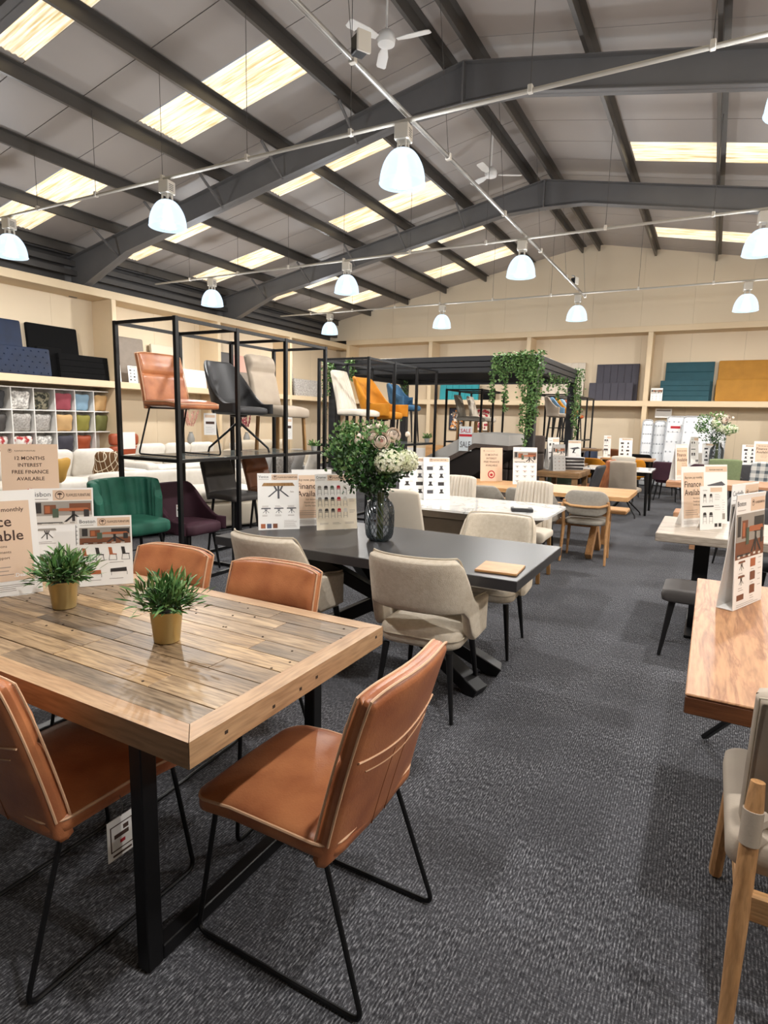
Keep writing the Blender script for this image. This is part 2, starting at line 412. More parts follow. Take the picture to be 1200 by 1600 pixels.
wood('rustic2', '#a8845c', '#6f5336', 5, 0, .5); wood('greywood', '#c5b9aa', '#a2968a', 7, 0, .5); wood('pinkwood', '#c89a76', '#a47451', 5, 0, .45)
wood('legwood', '#b08858', '#8c6538', 5, 2, .5)
mat('brass', '#c9b582', .32, metal=.8, var=(14, '#bba570', .3))
mat('rib_glass', '#5d656b', .12, alpha=.6)
mat('soil', '#2b2118', .95)
mat('leaf_a', '#4a783c', .5, var=(30, '#345c2c', .2)); mat('leaf_b', '#7f9e5f', .5, var=(30, '#5c804a', .2)); mat('leaf_dark', '#375430', .55, var=(20, '#284126', .2)); mat('stem', '#66713a', .7)
mat('ivy', '#5b7f46', .6, var=(25, '#3f6233', .2))
mat('petal_cream', '#f3e8dc', .7, var=(30, '#ecd9c8', .2)); mat('petal_pink', '#dfa596', .7); mat('petal_white', '#eceadb', .75, var=(25, '#d4d9ae', .15))
mat('paper', '#f3f1ee', .5); mat('paper_beige', '#e2c6ad', .5); mat('paper_cream', '#ece0cb', .5); mat('ink', '#4a352e', .7); mat('ink_soft', '#8b7d76', .7); mat('ink_grey', '#55555a', .7)
mat('ink_red', '#b5222f', .6); mat('ink_white', '#ffffff', .6); mat('ph_brown', '#7a4a32', .6); mat('ph_dark', '#34302f', .6); mat('ph_grey', '#9d968e', .6); mat('ph_orange', '#ad6440', .6); mat('ph_light', '#d8d2ca', .6); mat('ph_green', '#4c5a4a', .6); mat('ph_blue', '#566078', .6); mat('ph_pale', '#cdd5da', .6)
mat('card_grey', '#a7a5a2', .6); mat('acrylic', '#cfd3d6', .1, alpha=.35)
mat('mattress', '#e6e8ea', .8, bump=(40, .2)); mat('mattress_side', '#c9ccd0', .8, var=(60, '#a7abb0', .1)); mat('mattress_grey', '#b5b3af', .8, bump=(60, .2))
mat('bed_base', '#5b504a', .8, var=(20, '#50463f', .25)); mat('bed_under', '#241f1d', .9)
mat('pergola', '#27282b', .5); mat('pergola_dark', '#1d1d20', .6)
mat('shelf_white', '#e6e3de', .5); mat('glass_shelf', '#6d7472', .12, alpha=.8)
mat('stone_grey', '#857a6e', .6, var=(8, '#786d62', .3))
mat('smoky', '#8a8a86', .4)
mat('art_navy', '#2c3346', .6); mat('art_orange', '#d78c3a', .6); mat('art_cream', '#e9dcc8', .6)

# ---------------------------------------------------------------- room shell
RX, RZ, SL = -3.2, 6.17, .19          # ridge line x, sheet height at the ridge, slope
YB, YE = -3.6, 17.05                  # back end behind the camera, front plane of the far shelving
XL, XR = -11.5, 5.1
roofz = lambda x: RZ-SL*abs(x-RX)
def struct(o, label=None): o['kind'] = 'structure'; 
def sbuild(mb, name, m, parent=None, **k):
    o = mb.build(name, m, parent, **k)
    if parent is None: o['kind'] = 'structure'
    return o
def sempty(name, loc=(0, 0, 0)):
    o = bpy.data.objects.new(name, None); COL.objects.link(o); o.location = loc; o['kind'] = 'structure'; return o

sbuild(MB().box((XL-.3, YB-.2, -.12), (XR+.3, YE+1.2, 0)), 'floor', 'carpet')

# roof: strips of liner panel with joints, every third strip carrying skylight sheets
PW = .757
ceil_o = sempty('ceiling')
def roof_piece(name, m, y0, y1, xa, xb, parent, t=.06, drop=0.0):
    a = (xa, roofz(xa)-drop); b = (xb, roofz(xb)-drop)
    mb = MB()
    vs = [(a[0], y0, a[1]), (b[0], y0, b[1]), (b[0], y1, b[1]), (a[0], y1, a[1]), (a[0], y0, a[1]+t), (b[0], y0, b[1]+t), (b[0], y1, b[1]+t), (a[0], y1, a[1]+t)]
    mb.add(vs, [(0, 1, 2, 3), (4, 7, 6, 5), (0, 4, 5, 1), (1, 5, 6, 2), (2, 6, 7, 3), (3, 7, 4, 0)])
    return mb.build(name, m, parent)
def skylight(y0, y1, xa, xb, parent):
    # corrugated translucent sheet
    n = 10; vs = []; fs = []
    for i in range(n*2+1):
        y = y0+(y1-y0)*i/(2*n); d = .018 if i % 2 else 0
        for x in (xa, xb): vs.append((x, y, roofz(x)-.005+d))
    for i in range(n*2): fs.append((2*i, 2*i+1, 2*i+3, 2*i+2))
    return MB().add(vs, fs).build('skylight_sheet', 'skylight', parent, ang=20)
y = 6.05-PW*13; i = -13
while y < YE+.7:
    y1 = min(y+PW, YE+1.15); lo = y+.006; hi = y1-.006
    if i % 3 == 0:
        for segs, sky in (((( -11.9, -11.0), (-8.7, -7.2), (-4.77, RX)), ((-11.0, -8.7), (-7.2, -4.77))), (((RX, -1.56), (.95, 2.3), (4.6, 5.5)), ((-1.56, .95), (2.3, 4.6)))):
            for a, b_ in segs: roof_piece('roof_panel', 'roof_white', lo, hi, a, b_, ceil_o)
            for a, b_ in sky: skylight(lo, hi, a, b_, ceil_o)
    else:
        roof_piece('roof_panel', 'roof_white', lo, hi, -11.9, RX, ceil_o); roof_piece('roof_panel', 'roof_white', lo, hi, RX, 5.5, ceil_o)
    y += PW; i += 1
# dark lining seen in the joints above the panels, only where the sheets are opaque
for px in (-3.42, -4.75, -6.07, -7.3, -8.55, -9.87, -11.1, -3.0, -1.63, -.27, 1.05, 2.4, 3.75, 5.0):
    z = roofz(px)-.005; mb = MB()
    w_ = .03
    for lo, hi in (((px-w_, YB, z-.155), (px-w_+.006, YE+.6, z)), ((px-w_, YB, z-.008), (px+.045, YE+.6, z)), ((px-w_-.04, YB, z-.155), (px-w_, YE+.6, z-.147))): mb.box(lo, hi)
    sbuild(mb, 'purlin', 'purlin')
for fy in (-.5, 3.65, 7.8, 11.95):
    fr = sempty('portal_frame', (0, fy, 0))
    for sg, xe in ((-1, -11.35), (1, 4.95)):
        mb = MB(); tz = lambda x: roofz(x)-.165
        dep = .38; n = 12
        def bot(x):
            d = dep
            da = abs(x-RX); d += .12*max(0, 1-da/.75)                # apex haunch
            de = abs(x-xe); d += .34*max(0, 1-de/1.7)                 # eaves haunch
            return tz(x)-d
        xs = sorted(set([RX, RX+sg*.75, xe-sg*1.7, xe]+[RX+(xe-RX)*k/n for k in range(n+1)]), reverse=(sg < 0))
        # web and two flanges
        for k in range(len(xs)-1):
            a, b_ = xs[k], xs[k+1]
            for (za0, za1, zb0, zb1, hw) in ((bot(a), tz(a), bot(b_), tz(b_), .005), (tz(a)-.014, tz(a), tz(b_)-.014, tz(b_), .085), (bot(a), bot(a)+.014, bot(b_), bot(b_)+.014, .085)):
                vs = [(a, -hw, za0), (b_, -hw, zb0), (b_, hw, zb0), (a, hw, za0), (a, -hw, za1), (b_, -hw, zb1), (b_, hw, zb1), (a, hw, za1)]
                mb.add(vs, [(0, 3, 2, 1), (4, 5, 6, 7), (0, 1, 5, 4), (1, 2, 6, 5), (2, 3, 7, 6), (3, 0, 4, 7)])
        mb.build('rafter', 'steel_grey', fr)
        xc = xe-.17 if sg < 0 else xe+.2
        MB().box((xc-.02, -.09, .02), (xc+.02, .09, tz(xe)-.05)).build('column', 'steel_grey', fr)
    MB().box((RX-.012, -.1, roofz(RX)-.165-.5), (RX+.012, .1, roofz(RX)-.18)).build('apex_plate', 'steel_grey', fr)
    for px in (-9.87, -8.55, -4.75, -7.3, -6.07):
        MB().beam((px-.02, -.55, roofz(px)-.2), (px-.02, -.05, roofz(px)-.55), .03, .03).build('fly_brace', 'steel_grey', fr)

# left wall: shelving recess 0.6 m deep, open dark eaves above the lip
LF = -10.8; LIP = 3.9; SHZ = 2.14
wl = sempty('wall_left')
ypost = [-3.2, -.35, 2.5, 5.38, 8.31, 11.25, 14.1, YE]
def panels_x(x, ys, z0, z1, parent, face=1, m='cream_wall'):
    for a, b_ in zip(ys[:-1], ys[1:]):
        MB().box((x-.02, a+.001, z0), (x, b_-.001, z1), .002).build('wall_panel', m, parent)
yy = [YB]+[YB+1.22*k for k in range(1, 20) if YB+1.22*k < YE+.55]+[YE+.6]
panels_x(-11.42, yy, 0, SHZ-.07, wl); panels_x(-11.42, yy, SHZ-.06, LIP-.02, wl)
MB().box((-11.6, YB, 0), (-11.45, YE+1.0, 5)).build('cladding_sheet', 'cladding', wl)
sbuild(MB().box((-11.42, YB, SHZ-.13), (LF, YE+.2, SHZ), .004), 'trim_1', 'cream_trim')
sbuild(MB().box((-11.42, YB, LIP-.15), (LF, YE+.2, LIP), .004), 'trim_2', 'cream_trim')
tl = sempty('trim_3')
for yp in ypost[1:-1]:
    MB().box((-11.42, yp-.05, 0), (LF-.003, yp+.05, SHZ-.13), .004).build('shelf_post', 'cream_trim', tl)
    MB().box((-11.42, yp-.05, SHZ), (LF-.003, yp+.05, LIP-.15), .004).build('shelf_post', 'cream_trim', tl)
# dark eaves beams above the lip
ev = sempty('trim_4')
for z, x in ((4.12, -11.25), (4.3, -11.3), (4.5, -11.35)):
    MB().box((x, YB, z), (x+.09, YE, z+.1)).build('eaves_beam', 'cladding', ev)

# far end wall: shelving recess and the gable above it
wb = sempty('wall_back')
xs = [XL+.05]+[XL+1.2*k for k in range(1, 15) if XL+1.2*k < XR-.1]+[XR]
for a, b_ in zip(xs[:-1], xs[1:]):
    MB().box((a+.001, YE+.6, 0), (b_-.001, YE+.62, SHZ-.07), .002).build('wall_panel', 'cream_wall', wb)
    MB().box((a+.001, YE+.6, SHZ-.06), (b_-.001, YE+.62, LIP), .002).build('wall_panel', 'cream_wall', wb)
    za, zb = roofz(a)+.02, roofz(b_)+.02; vs = [(a+.0012, YE, LIP+.12), (b_-.0012, YE, LIP+.12), (b_-.0012, YE, zb)]+([(RX, YE, roofz(RX)+.02)] if a < RX < b_ else [])+[(a+.0012, YE, za)]
    n = len(vs); vs += [(x, YE+.05, z) for x, _, z in vs]
    MB().add(vs, [tuple(range(n)), tuple(range(n, 2*n))[::-1]]+[(k, k+n, (k+1) % n+n, (k+1) % n) for k in range(n)]).build('gable_panel', 'cream_wall', wb)
MB().box((XL-.1, YE+.7, -.1), (XR+.2, YE+.8, 6.4)).build('outer_sheet', 'cladding', wb)
sbuild(MB().box((LF, YE-.02, LIP-.03), (XR, YE+.62, LIP+.12), .004), 'trim_5', 'cream_trim')
sbuild(MB().box((LF, YE, SHZ-.14), (XR, YE+.62, SHZ), .004), 'trim_6', 'cream_trim')
tb = sempty('trim_7')
for xp in (-10.75, -7.79, -4.77, -1.63, 1.45, 4.5):
    MB().box((xp-.06, YE+.004, 0), (xp+.06, YE+.6, SHZ-.14), .004).build('shelf_post', 'cream_trim', tb)
    MB().box((xp-.06, YE+.004, SHZ), (xp+.06, YE+.6, LIP-.03), .004).build('shelf_post', 'cream_trim', tb)
sbuild(MB().box((LF, YE+.56, 0), (XR, YE+.6, .62), .004), 'baseboard_back', 'white_paint')
# right and rear walls (outside the frame, they close the hall)
sbuild(MB().box((XR+.02, YB, 0), (XR+.2, YE+.7, 5)), 'wall_right', 'cream_wall')
sbuild(MB().box((XL-.1, YB-.2, 0), (XR+.2, YB, 6.4)), 'wall_rear', 'cladding')

# ---------------------------------------------------------------- lamps, conduits, fans
CZ = 4.28
LX = (-9.25, -6.0, -2.83, .32, 3.47)
ROWS = (1.25, 5.42, 9.45, 13.75)
dome_prof = []
for k in range(11):
    t = k/10; dome_prof.append((.065+.15*math.sin(t*PI/2)**.85, 4.03-.30*(t**1.35)))
def make_lamp(label, group):
    t = thing('pendant_lamp', label, 'lamp', (0, 0, 0), 0, group)
    h = MB().box((-.07, -.07, 4.1), (.07, .07, 4.245), .008).build('housing', 'lamp_white', t)
    mb = MB()
    for k in range(4): mb.box((.0695, -.045, 4.135+k*.02), (.0712, .03, 4.143+k*.02))
    mb.build('vent_slots', 'wire', h)
    mb = MB()
    for k in range(4):
        a = PI/4+k*PI/2; mb.beam((.05*math.cos(a), .05*math.sin(a), 4.11), (.06*math.cos(a), .06*math.sin(a), 4.02), .022, .012)
    mb.build('bracket', 'lamp_white', t)
    MB().lathe([(.062, 4.035), (.07, 4.03), (.07, 4.015), (.062, 4.012)], 20).build('collar', 'galv', t)
    prof = dome_prof
    MB().lathe(prof+[(r-.004, z) for r, z in reversed(prof)], 64, mod=lambda a, z: .012*math.cos(32*a)).build('glass_dome', 'dome', t, ang=180)
    mb = MB(); mb.tube([(.217*math.cos(2*PI*k/32), .217*math.sin(2*PI*k/32), 3.73) for k in range(32)], .007, 6, closed=True); mb.build('rim', 'dome', t)
    MB().lathe([(.03, 4.0), (.03, 3.96), (.045, 3.9), (.05, 3.86), (.035, 3.82), (.001, 3.81)], 14).build('bulb', mat('bulb', '#ffffff', .5, emit=('#eaf4ff', 5)), t)
    MB().tube([(0, 0, 4.24), (0, 0, CZ-.0185)], .012, 8).build('hook', 'lamp_white', t)
    ld = bpy.data.lights.new('lamp_light', 'POINT'); ld.energy = LAMP_WATT; ld.color = LAMP_COL; ld.shadow_soft_size = .07
    lo = bpy.data.objects.new('lamp_light', ld); COL.objects.link(lo); lo.parent = t; lo.location = (0, 0, 3.76)
    return t
lamp0 = None
CN = ('nearest the cushion-shelf wall', 'midway from ridge pipe to cushion-shelf wall', 'beside the ridge pipe', 'past the ridge pipe from the cushion-shelf wall', 'nearest the wall opposite the cushion shelves')
for r_, yl in enumerate(ROWS):
    for c_, xl in enumerate(LX):
        if r_ == 0 and c_ < 2: continue          # this row only reaches over the dining tables
        lab = ('dome lamp above the plank table, ', 'dome lamp on conduit over tan-chair rack, ', 'dome lamp between the two roof beams, ', 'dome lamp before the gable wall, ')[r_]+CN[c_]
        grp = 'prismatic dome lamps'
        if lamp0 is None: lamp0 = make_lamp(lab, grp); o = lamp0; o.location = (xl, yl, 0)
        else: o = copy_tree(lamp0, None, (xl, yl, 0), 0, lab, grp)
        o.rotation_euler[2] = R(8)
CLAB = {1.25: None, 5.42: 'pale conduit carrying lamps across the hall over the tan-chair rack', 9.45: 'pale conduit carrying lamps between the two roof beams', 13.75: 'thin pale conduit carrying lamps just before the gable wall'}
for yl in ROWS:
    t = thing('lamp_conduit', CLAB[yl] or 'pale lamp conduit crossing the hall above the plank table', 'pipe', (0, yl, 0), 0, 'lamp conduits')
    MB().tube([(-10.9, 0, CZ), (4.4, 0, CZ)], .019, 10).build('pipe', 'conduit', t)
    for xw in (-9.87, -8.55, -7.3, -6.07, -4.75, -3.42, -1.63, -.27, 1.05, 2.4):
        MB().tube([(xw, 0, CZ+.01), (xw, 0, roofz(xw)-.1)], .0035, 5).build('drop_wire', 'wire', t)
        MB().box((xw-.02, -.025, CZ-.02), (xw+.02, .025, CZ+.045), .004).build('clip', 'lamp_white', t)
t = thing('ridge_pipe', 'galvanised steel pipe running lengthwise under the roof ridge', 'pipe', (0, 0, 0))
MB().tube([(-2.83, YB+.2, 4.36), (-2.83, 14.5, 4.36)], .024, 10).build('pipe', 'galv', t)
for k in range(9):
    yw = -1.5+2.0*k; MB().tube([(-2.83, yw, 4.36), (-3.0, yw, roofz(-3.0)-.15)], .003, 5).build('drop_wire', 'wire', t)
    MB().box((-2.86, yw-.025, 4.33), (-2.80, yw+.025, 4.40), .004).build('clip', 'lamp_white', t)
def fan(loc, rz, label):
    t = thing('ceiling_fan', label, 'fan', loc, rz, None)
    MB().tube([(0, 0, .08), (0, 0, roofz(loc[0])-loc[2]-.02)], .012, 8).build('rod', 'white_paint', t)
    MB().lathe([(.02, .12), (.05, .1), (.09, .06), (.1, .02), (.09, -.03), (.04, -.05), (.001, -.055)], 20).build('motor', 'white_paint', t)
    for k in range(3):
        a = k*2*PI/3; mb = MB()
        mb.slab([(.12, -.03), (.25, -.055), (.46, -.055), (.49, -.04), (.49, .04), (.46, .055), (.25, .055), (.12, .03)], .012, lambda x, y, w, a=a: (x*math.cos(a)-y*math.sin(a), x*math.sin(a)+y*math.cos(a), w+y*.22))
        mb.build('blade', 'white_paint', t)
fan((-3.42, 6.1, 5.45), R(6), 'white three-blade ceiling fan beside the boxy sensor unit')
fan((-3.5, 9.75, 5.4), R(28), 'white three-blade ceiling fan between the two roof beams')
def sensor(loc, rz, label):
    t = thing('ceiling_sensor', label, 'sensor', loc, rz)
    MB().box((-.09, -.05, -.06), (.02, .05, .07), .008).build('body', 'black_metal', t)
    MB().box((.02, -.06, -.07), (.045, .06, .08), .006).build('face_plate', 'lamp_white', t)
    MB().tube([(0, 0, .06), (-.05, 0, .12), (-.1, 0, .13)], .012, 8).build('bracket', 'galv', t)
sensor((-2.66, 4.36, 4.36), R(-30), 'boxy sensor unit clamped to the ridge pipe beside a white fan')
sensor((-2.98, 14.1, 4.62), R(-20), 'small camera unit on the ridge pipe near the gable wall')
# ---------------------------------------------------------------- seating builders (local frame: sitter faces +Y, origin on the floor)
def legs(t, kind, m, hx, yr, yf, z, foot=None):
    if kind == 'taper':
        for sx in (-1, 1):
            for y, sy in ((yr, -1), (yf, 1)):
                MB().tube([(sx*hx*.82, y*.82, z), (sx*hx, y, .004)], [.019, .0095], 10).build('leg', m, t)
    elif kind == 'block':
        for sx in (-1, 1):
            for y in (yr, yf):
                MB().beam((sx*hx*.93, y*.93, z), (sx*hx, y, .002), .034, .034, .004).build('leg', m, t)
    elif kind == 'sled':
        for sx in (-1, 1):
            p = [(sx*.19, yf-.06, z), (sx*hx, yf, .009), (sx*hx, yr, .009), (sx*.19, yr+.14, z)]
            MB().tube(fillet(p, .035), .0075, 8).build('leg', m, t)
        mb = MB(); mb.tube([(-.19, yf-.07, z-.008), (.19, yf-.07, z-.008)], .008, 8); mb.tube([(-.19, yr+.15, z-.008), (.19, yr+.15, z-.008)], .008, 8)
        mb.build('seat_frame', m, t)
    elif kind == 'spider':
        MB().lathe([(.03, z-.13), (.03, z-.03), (.09, z-.02), (.09, z)], 14).build('hub', m, t)
        for k in range(4):
            a = PI/4+k*PI/2; MB().tube([(.02*math.cos(a), .02*math.sin(a), z-.09), (hx*1.25*math.cos(a), hx*1.25*math.sin(a), .05), (hx*1.3*math.cos(a), hx*1.3*math.sin(a), .003)], [.013, .011, .011], 8).build('leg', m, t)
    elif kind == 'stool':
        for sx in (-1, 1):
            for y in (yr, yf):
                MB().tube([(sx*hx*.75, y*.75, z), (sx*hx, y, .004)], [.015, .011], 8).build('leg', m, t)
        k = .9; q = [(-hx*k, yr*k, .26), (hx*k, yr*k, .26), (hx*k, yf*k, .26), (-hx*k, yf*k, .26)]
        MB().tube(q, .008, 8, closed=True).build('foot_rail', m, t)

def tub_chair(name, label, cat, loc, rz, col, seat=None, hw=.27, yr=-.26, ymid=-.04, yf=.14, top=None, bot=None, lean=.08, T=.05, flutes=0, famp=.02, seat_z=.47, seat_t=.11, seat_w=.46, seat_d=.46, pipe=None, leg=('taper', 'black_wood', .21, -.22, .24), group=None, quilt=False, e=.72):
    t = thing(name, label, cat, loc, rz, group)
    def mid(u, v):
        a = abs(u-.5)*2; s = -1 if u < .5 else 1
        if a <= .68:
            th = a/.68*PI/2; x = hw*max(0, math.sin(th))**e; y = ymid-(ymid-yr)*max(0, math.cos(th))**e
        else: x = hw; y = ymid+(yf-ymid)*(a-.68)/.32
        z0, z1 = bot(a), top(a); z = z0+(z1-z0)*v
        k = max(0, z-seat_z)/.4
        y -= lean*k*max(0, 1-a)**.5; x *= 1+.05*k
        return (s*x, y, z)
    kw = {}
    if flutes: kw['back'] = lambda u, v: famp*abs(math.sin(PI*u*flutes))**.6-famp*.4
    if quilt: kw['front'] = lambda u, v: .007*(abs(math.sin(PI*(u*14+v*5)))*abs(math.sin(PI*(u*14-v*5))))
    if quilt: kw['back'] = kw['front']
    MB().sheet(mid, T, 56 if flutes or quilt else 30, 14 if quilt else 9, **kw).build('backrest', col, t, ang=60)
    if pipe:
        P = [mid(.004+.992*k/60, .99) for k in range(61)]
        MB().tube([(x, y, z+.012) for x, y, z in P], .005, 6).build('piping', pipe, t)
    so = rrect(seat_w, seat_d, .09, 5, 0, .02)
    MB().slab(so, seat_t, lambda x, y, w: (x, y, seat_z-seat_t/2+w+(.012 if w > 0 else 0)*(1-(x/.3)**2)), 4).build('seat', seat or col, t, ang=60)
    if pipe: MB().tube([(x, y, seat_z-seat_t*.42) for x, y in rrect(seat_w+.004, seat_d+.004, .09, 5, 0, .02)], .005, 6, closed=True).build('seat_piping', pipe, t)
    k, m, hx, a, b_ = leg
    legs(t, k, m, hx, a, b_, seat_z-seat_t+.005)
    return t

def panel_chair(name, label, cat, loc, rz, col, seat=None, W=.46, Wt=.44, zb=.40, zt=.885, lean=.12, T=.06, seat_z=.475, seat_t=.085, seat_w=.47, seat_d=.48, pipe=None, fold=None, flutes=0, curve=.03, seams=None, leg=('sled', 'black_metal', .215, -.30, .26), group=None, round_=.02, pillow=False, vseam=False):
    t = thing(name, label, cat, loc, rz, group)
    yr = -.2
    def mid(u, v):
        w_ = W+(Wt-W)*v; a = 2*u-1
        z = zb+(zt-zb)*v-round_*abs(a)**5*v**6
        return (a*w_/2, yr-lean*v**1.15-curve*(1-a*a)*(.4+.6*v)+curve, z)
    def sit(u, v):
        d = 0
        if fold: d += -.016*math.exp(-((v-fold)/.024)**2)+.012*math.exp(-((v-fold-.14)/.11)**2)
        if flutes: d += .018*abs(math.sin(PI*u*flutes))**.6-.006
        if pillow: d += (.035*math.sin(PI*min(1, (v-.70)/.28))**.7 if v > .70 else 0)-.02*math.exp(-((v-.69)/.03)**2)
        if vseam: d += -.008*math.exp(-((u-.5)/.015)**2)
        return d
    MB().sheet(mid, T, 60 if flutes else 18, 26 if fold or pillow else 12, back=sit, front=(lambda u, v: -.006*math.exp(-((u-.5)/.012)**2)) if vseam else None).build('backrest', col, t, ang=60)
    if pipe:
        per = [(.004, .13+.87*k/20) for k in range(21)]+[(k/20, .998) for k in range(1, 20)]+[(.996, 1-.87*k/20) for k in range(21)]
        for off, nm in ((-.35, 'piping'), (.40, 'piping')):
            mb = MB(); mb.tube([(x, y+off*T*.85, z) for x, y, z in (mid(u, v) for u, v in per)], .0036, 6); mb.build(nm, pipe, t)
    if seams:
        mb = MB(); mb.tube([(x, y-T/2-.002, z) for x, y, z in (mid(.03+.94*k/20, .62-.05*math.sin(PI*k/20)) for k in range(21))], .003, 5)
        mb.tube([(x, y-T/2-.002, z) for x, y, z in (mid(.12+.76*k/20, .53-.05*math.sin(PI*k/20)) for k in range(21))], .0022, 5)
        mb.build('seam', seams, t)
        mb = MB()
        for u in (.42, .58): mb.tube([(x, y-T/2-.0006, z) for x, y, z in (mid(u, .03+.5*k/8) for k in range(9))], .0018, 5)
        mb.build('seam', 'brown_leather', t)
    so = rrect(seat_w, seat_d, .06, 5, 0, .02)
    MB().slab(so, seat_t, lambda x, y, w: (x, y, seat_z-seat_t/2+w+.012*(1-(x/.3)**2)*(1 if w > 0 else 0)-.02*sm(.12, .28, y)), 4.5).build('seat', seat or col, t, ang=60)
    if pipe: MB().tube([(x, y, seat_z-.012-.02*sm(.12, .28, y)) for x, y in rrect(seat_w-.004, seat_d-.004, .06, 5, 0, .02)], .0045, 6, closed=True).build('seat_piping', pipe, t)
    k, m, hx, a, b_ = leg
    legs(t, k, m, hx, a, b_, seat_z-seat_t+.006)
    return t

# profiles for tub shells: a = 0 at the middle of the back, 1 at the arm ends
cream_top = lambda a: .85-.235*sm(.36, .62, a)-.02*sm(.66, 1, a)
cream_bot = lambda a: .575-.165*sm(.44, .58, a)
round_top = lambda h, arm, s=.35, e=.95: (lambda a: h-(h-arm)*sm(s, e, a))
flat = lambda z: (lambda a: z)

# ---------------------------------------------------------------- tables
def table_top(t, name, m, x0, x1, y0, y1, z, th, c=.006):
    return MB().box((x0, y0, z-th), (x1, y1, z), c).build(name, m, t)

def plank_table():
    x0, x1, y0, y1, z, th = -2.87, -.97, .89, 1.80, .77, .066
    t = thing('dining_table', 'reclaimed plank dining table on black steel U-frame legs with two potted plants', 'table', (x0, y0, 0))
    L, D = x1-x0, y1-y0; b = .062; top = MB()
    core = MB().box((.03, .03, z-th+.004), (L-.03, D-.03, z-.006)).build('core_board', 'plank_gap', t)
    # mitred border
    for nm, m, q in (('border', 'frame_wood', [(0, 0), (L, 0), (L-b, b), (b, b)]), ('border', 'frame_wood', [(L, D), (0, D), (b, D-b), (L-b, D-b)]), ('border', 'frame_wood_y', [(L, 0), (L, D), (L-b, D-b), (L-b, b)]), ('border', 'frame_wood_y', [(0, D), (0, 0), (b, b), (b, D-b)])):
        cx = sum(p[0] for p in q)/4; cy = sum(p[1] for p in q)/4
        q2 = [(cx+(x-cx)*.9995, cy+(y-cy)*.995) for x, y in q]
        MB().prism(q2, z-th, z).build(nm, m, t)
    rows = 9; rw = (D-2*b)/rows; rnd = random.Random(5)
    for r_ in range(rows):
        x = L-b; first = True
        while x > b+.01:
            ln = rnd.choice((.34, .42, .55, .66, .8))*(.6 if first and r_ % 2 else 1); first = False
            xe = max(b, x-ln)
            if xe-b < .15: xe = b
            mi = rnd.randrange(6)
            MB().box((xe+.0012, b+r_*rw+.0012, z-.02), (x-.0012, b+(r_+1)*rw-.0012, z-.0005-rnd.random()*.0012), .0012).build('plank', 'plank_%d' % mi, t)
            x = xe
    # nail holes on planks and border
    mb = MB()
    for k in range(46):
        px, py = rnd.uniform(b, L-b), rnd.uniform(b, D-b); mb.lathe([(.004, z-.001), (.004, z+.0003)], 7, (px, py, 0))
    for k in range(7): mb.lathe([(.005, -.0003), (.005, .0006)], 7, (0, 0, 0)) if 0 else None
    for yy_, zz in ((.12, .74), (.3, .728), (.42, .73), (.5, .735), (.86, .745)):
        mb.beam((L-.001, yy_, zz), (L+.0006, yy_, zz), .011, .009)
    mb.build('nail_holes', 'plank_gap', t)
    for lx in (L-.25, .25):
        mb = MB(); u = MB()
        for ly in (.075, D-.075): MB().box((lx-.023, ly-.025, .004), (lx+.023, ly+.025, z-th), .003).build('leg', 'black_metal', t)
        MB().box((lx-.023, .101, .004), (lx+.023, D-.101, .05), .003).build('floor_bar', 'black_metal', t)
        MB().box((lx-.023, .101, z-th-.045), (lx+.023, D-.101, z-th-.001), .003).build('top_bar', 'black_metal', t)
    return t
plank_table()

def star_table():
    x0, x1, y0, y1, z, th = -2.66, -.745, 2.70, 3.65, .76, .055
    t = thing('dining_table', 'matt black rectangular dining table with crossed beam legs and flower vase', 'table', ((x0+x1)/2, (y0+y1)/2, 0))
    L, D = x1-x0, y1-y0
    MB().box((-L/2, -D/2, z-th), (L/2, D/2, z), .003).build('table_top', 'black_top', t)
    MB().box((-.5, -.25, z-th-.03), (.5, .25, z-th-.001), .004).build('mount_plate', 'black_metal', t)
    for k, (sx, sy) in enumerate(((1, 1), (-1, 1), (-1, -1), (1, -1))):
        a = Vector((0, 0, .40)); f = Vector((sx*.70, sy*.17, .012)); u = Vector((sx*.44, sy*.24, z-th-.03))
        MB().beam(a+(f-a)*.06, f-(f-a).normalized()*.0, .11, .075, .004).build('leg', 'black_metal', t)
        MB().beam(a+(u-a)*.06, u, .11, .075, .004).build('upper_strut', 'black_metal', t)
    MB().box((-.075, -.055, .31), (.075, .055, .49), .01).build('hub', 'black_metal', t)
    MB().box((-.62, -.02, .006), (-.5, .02, .03)) if 0 else None
    return t
star_table()

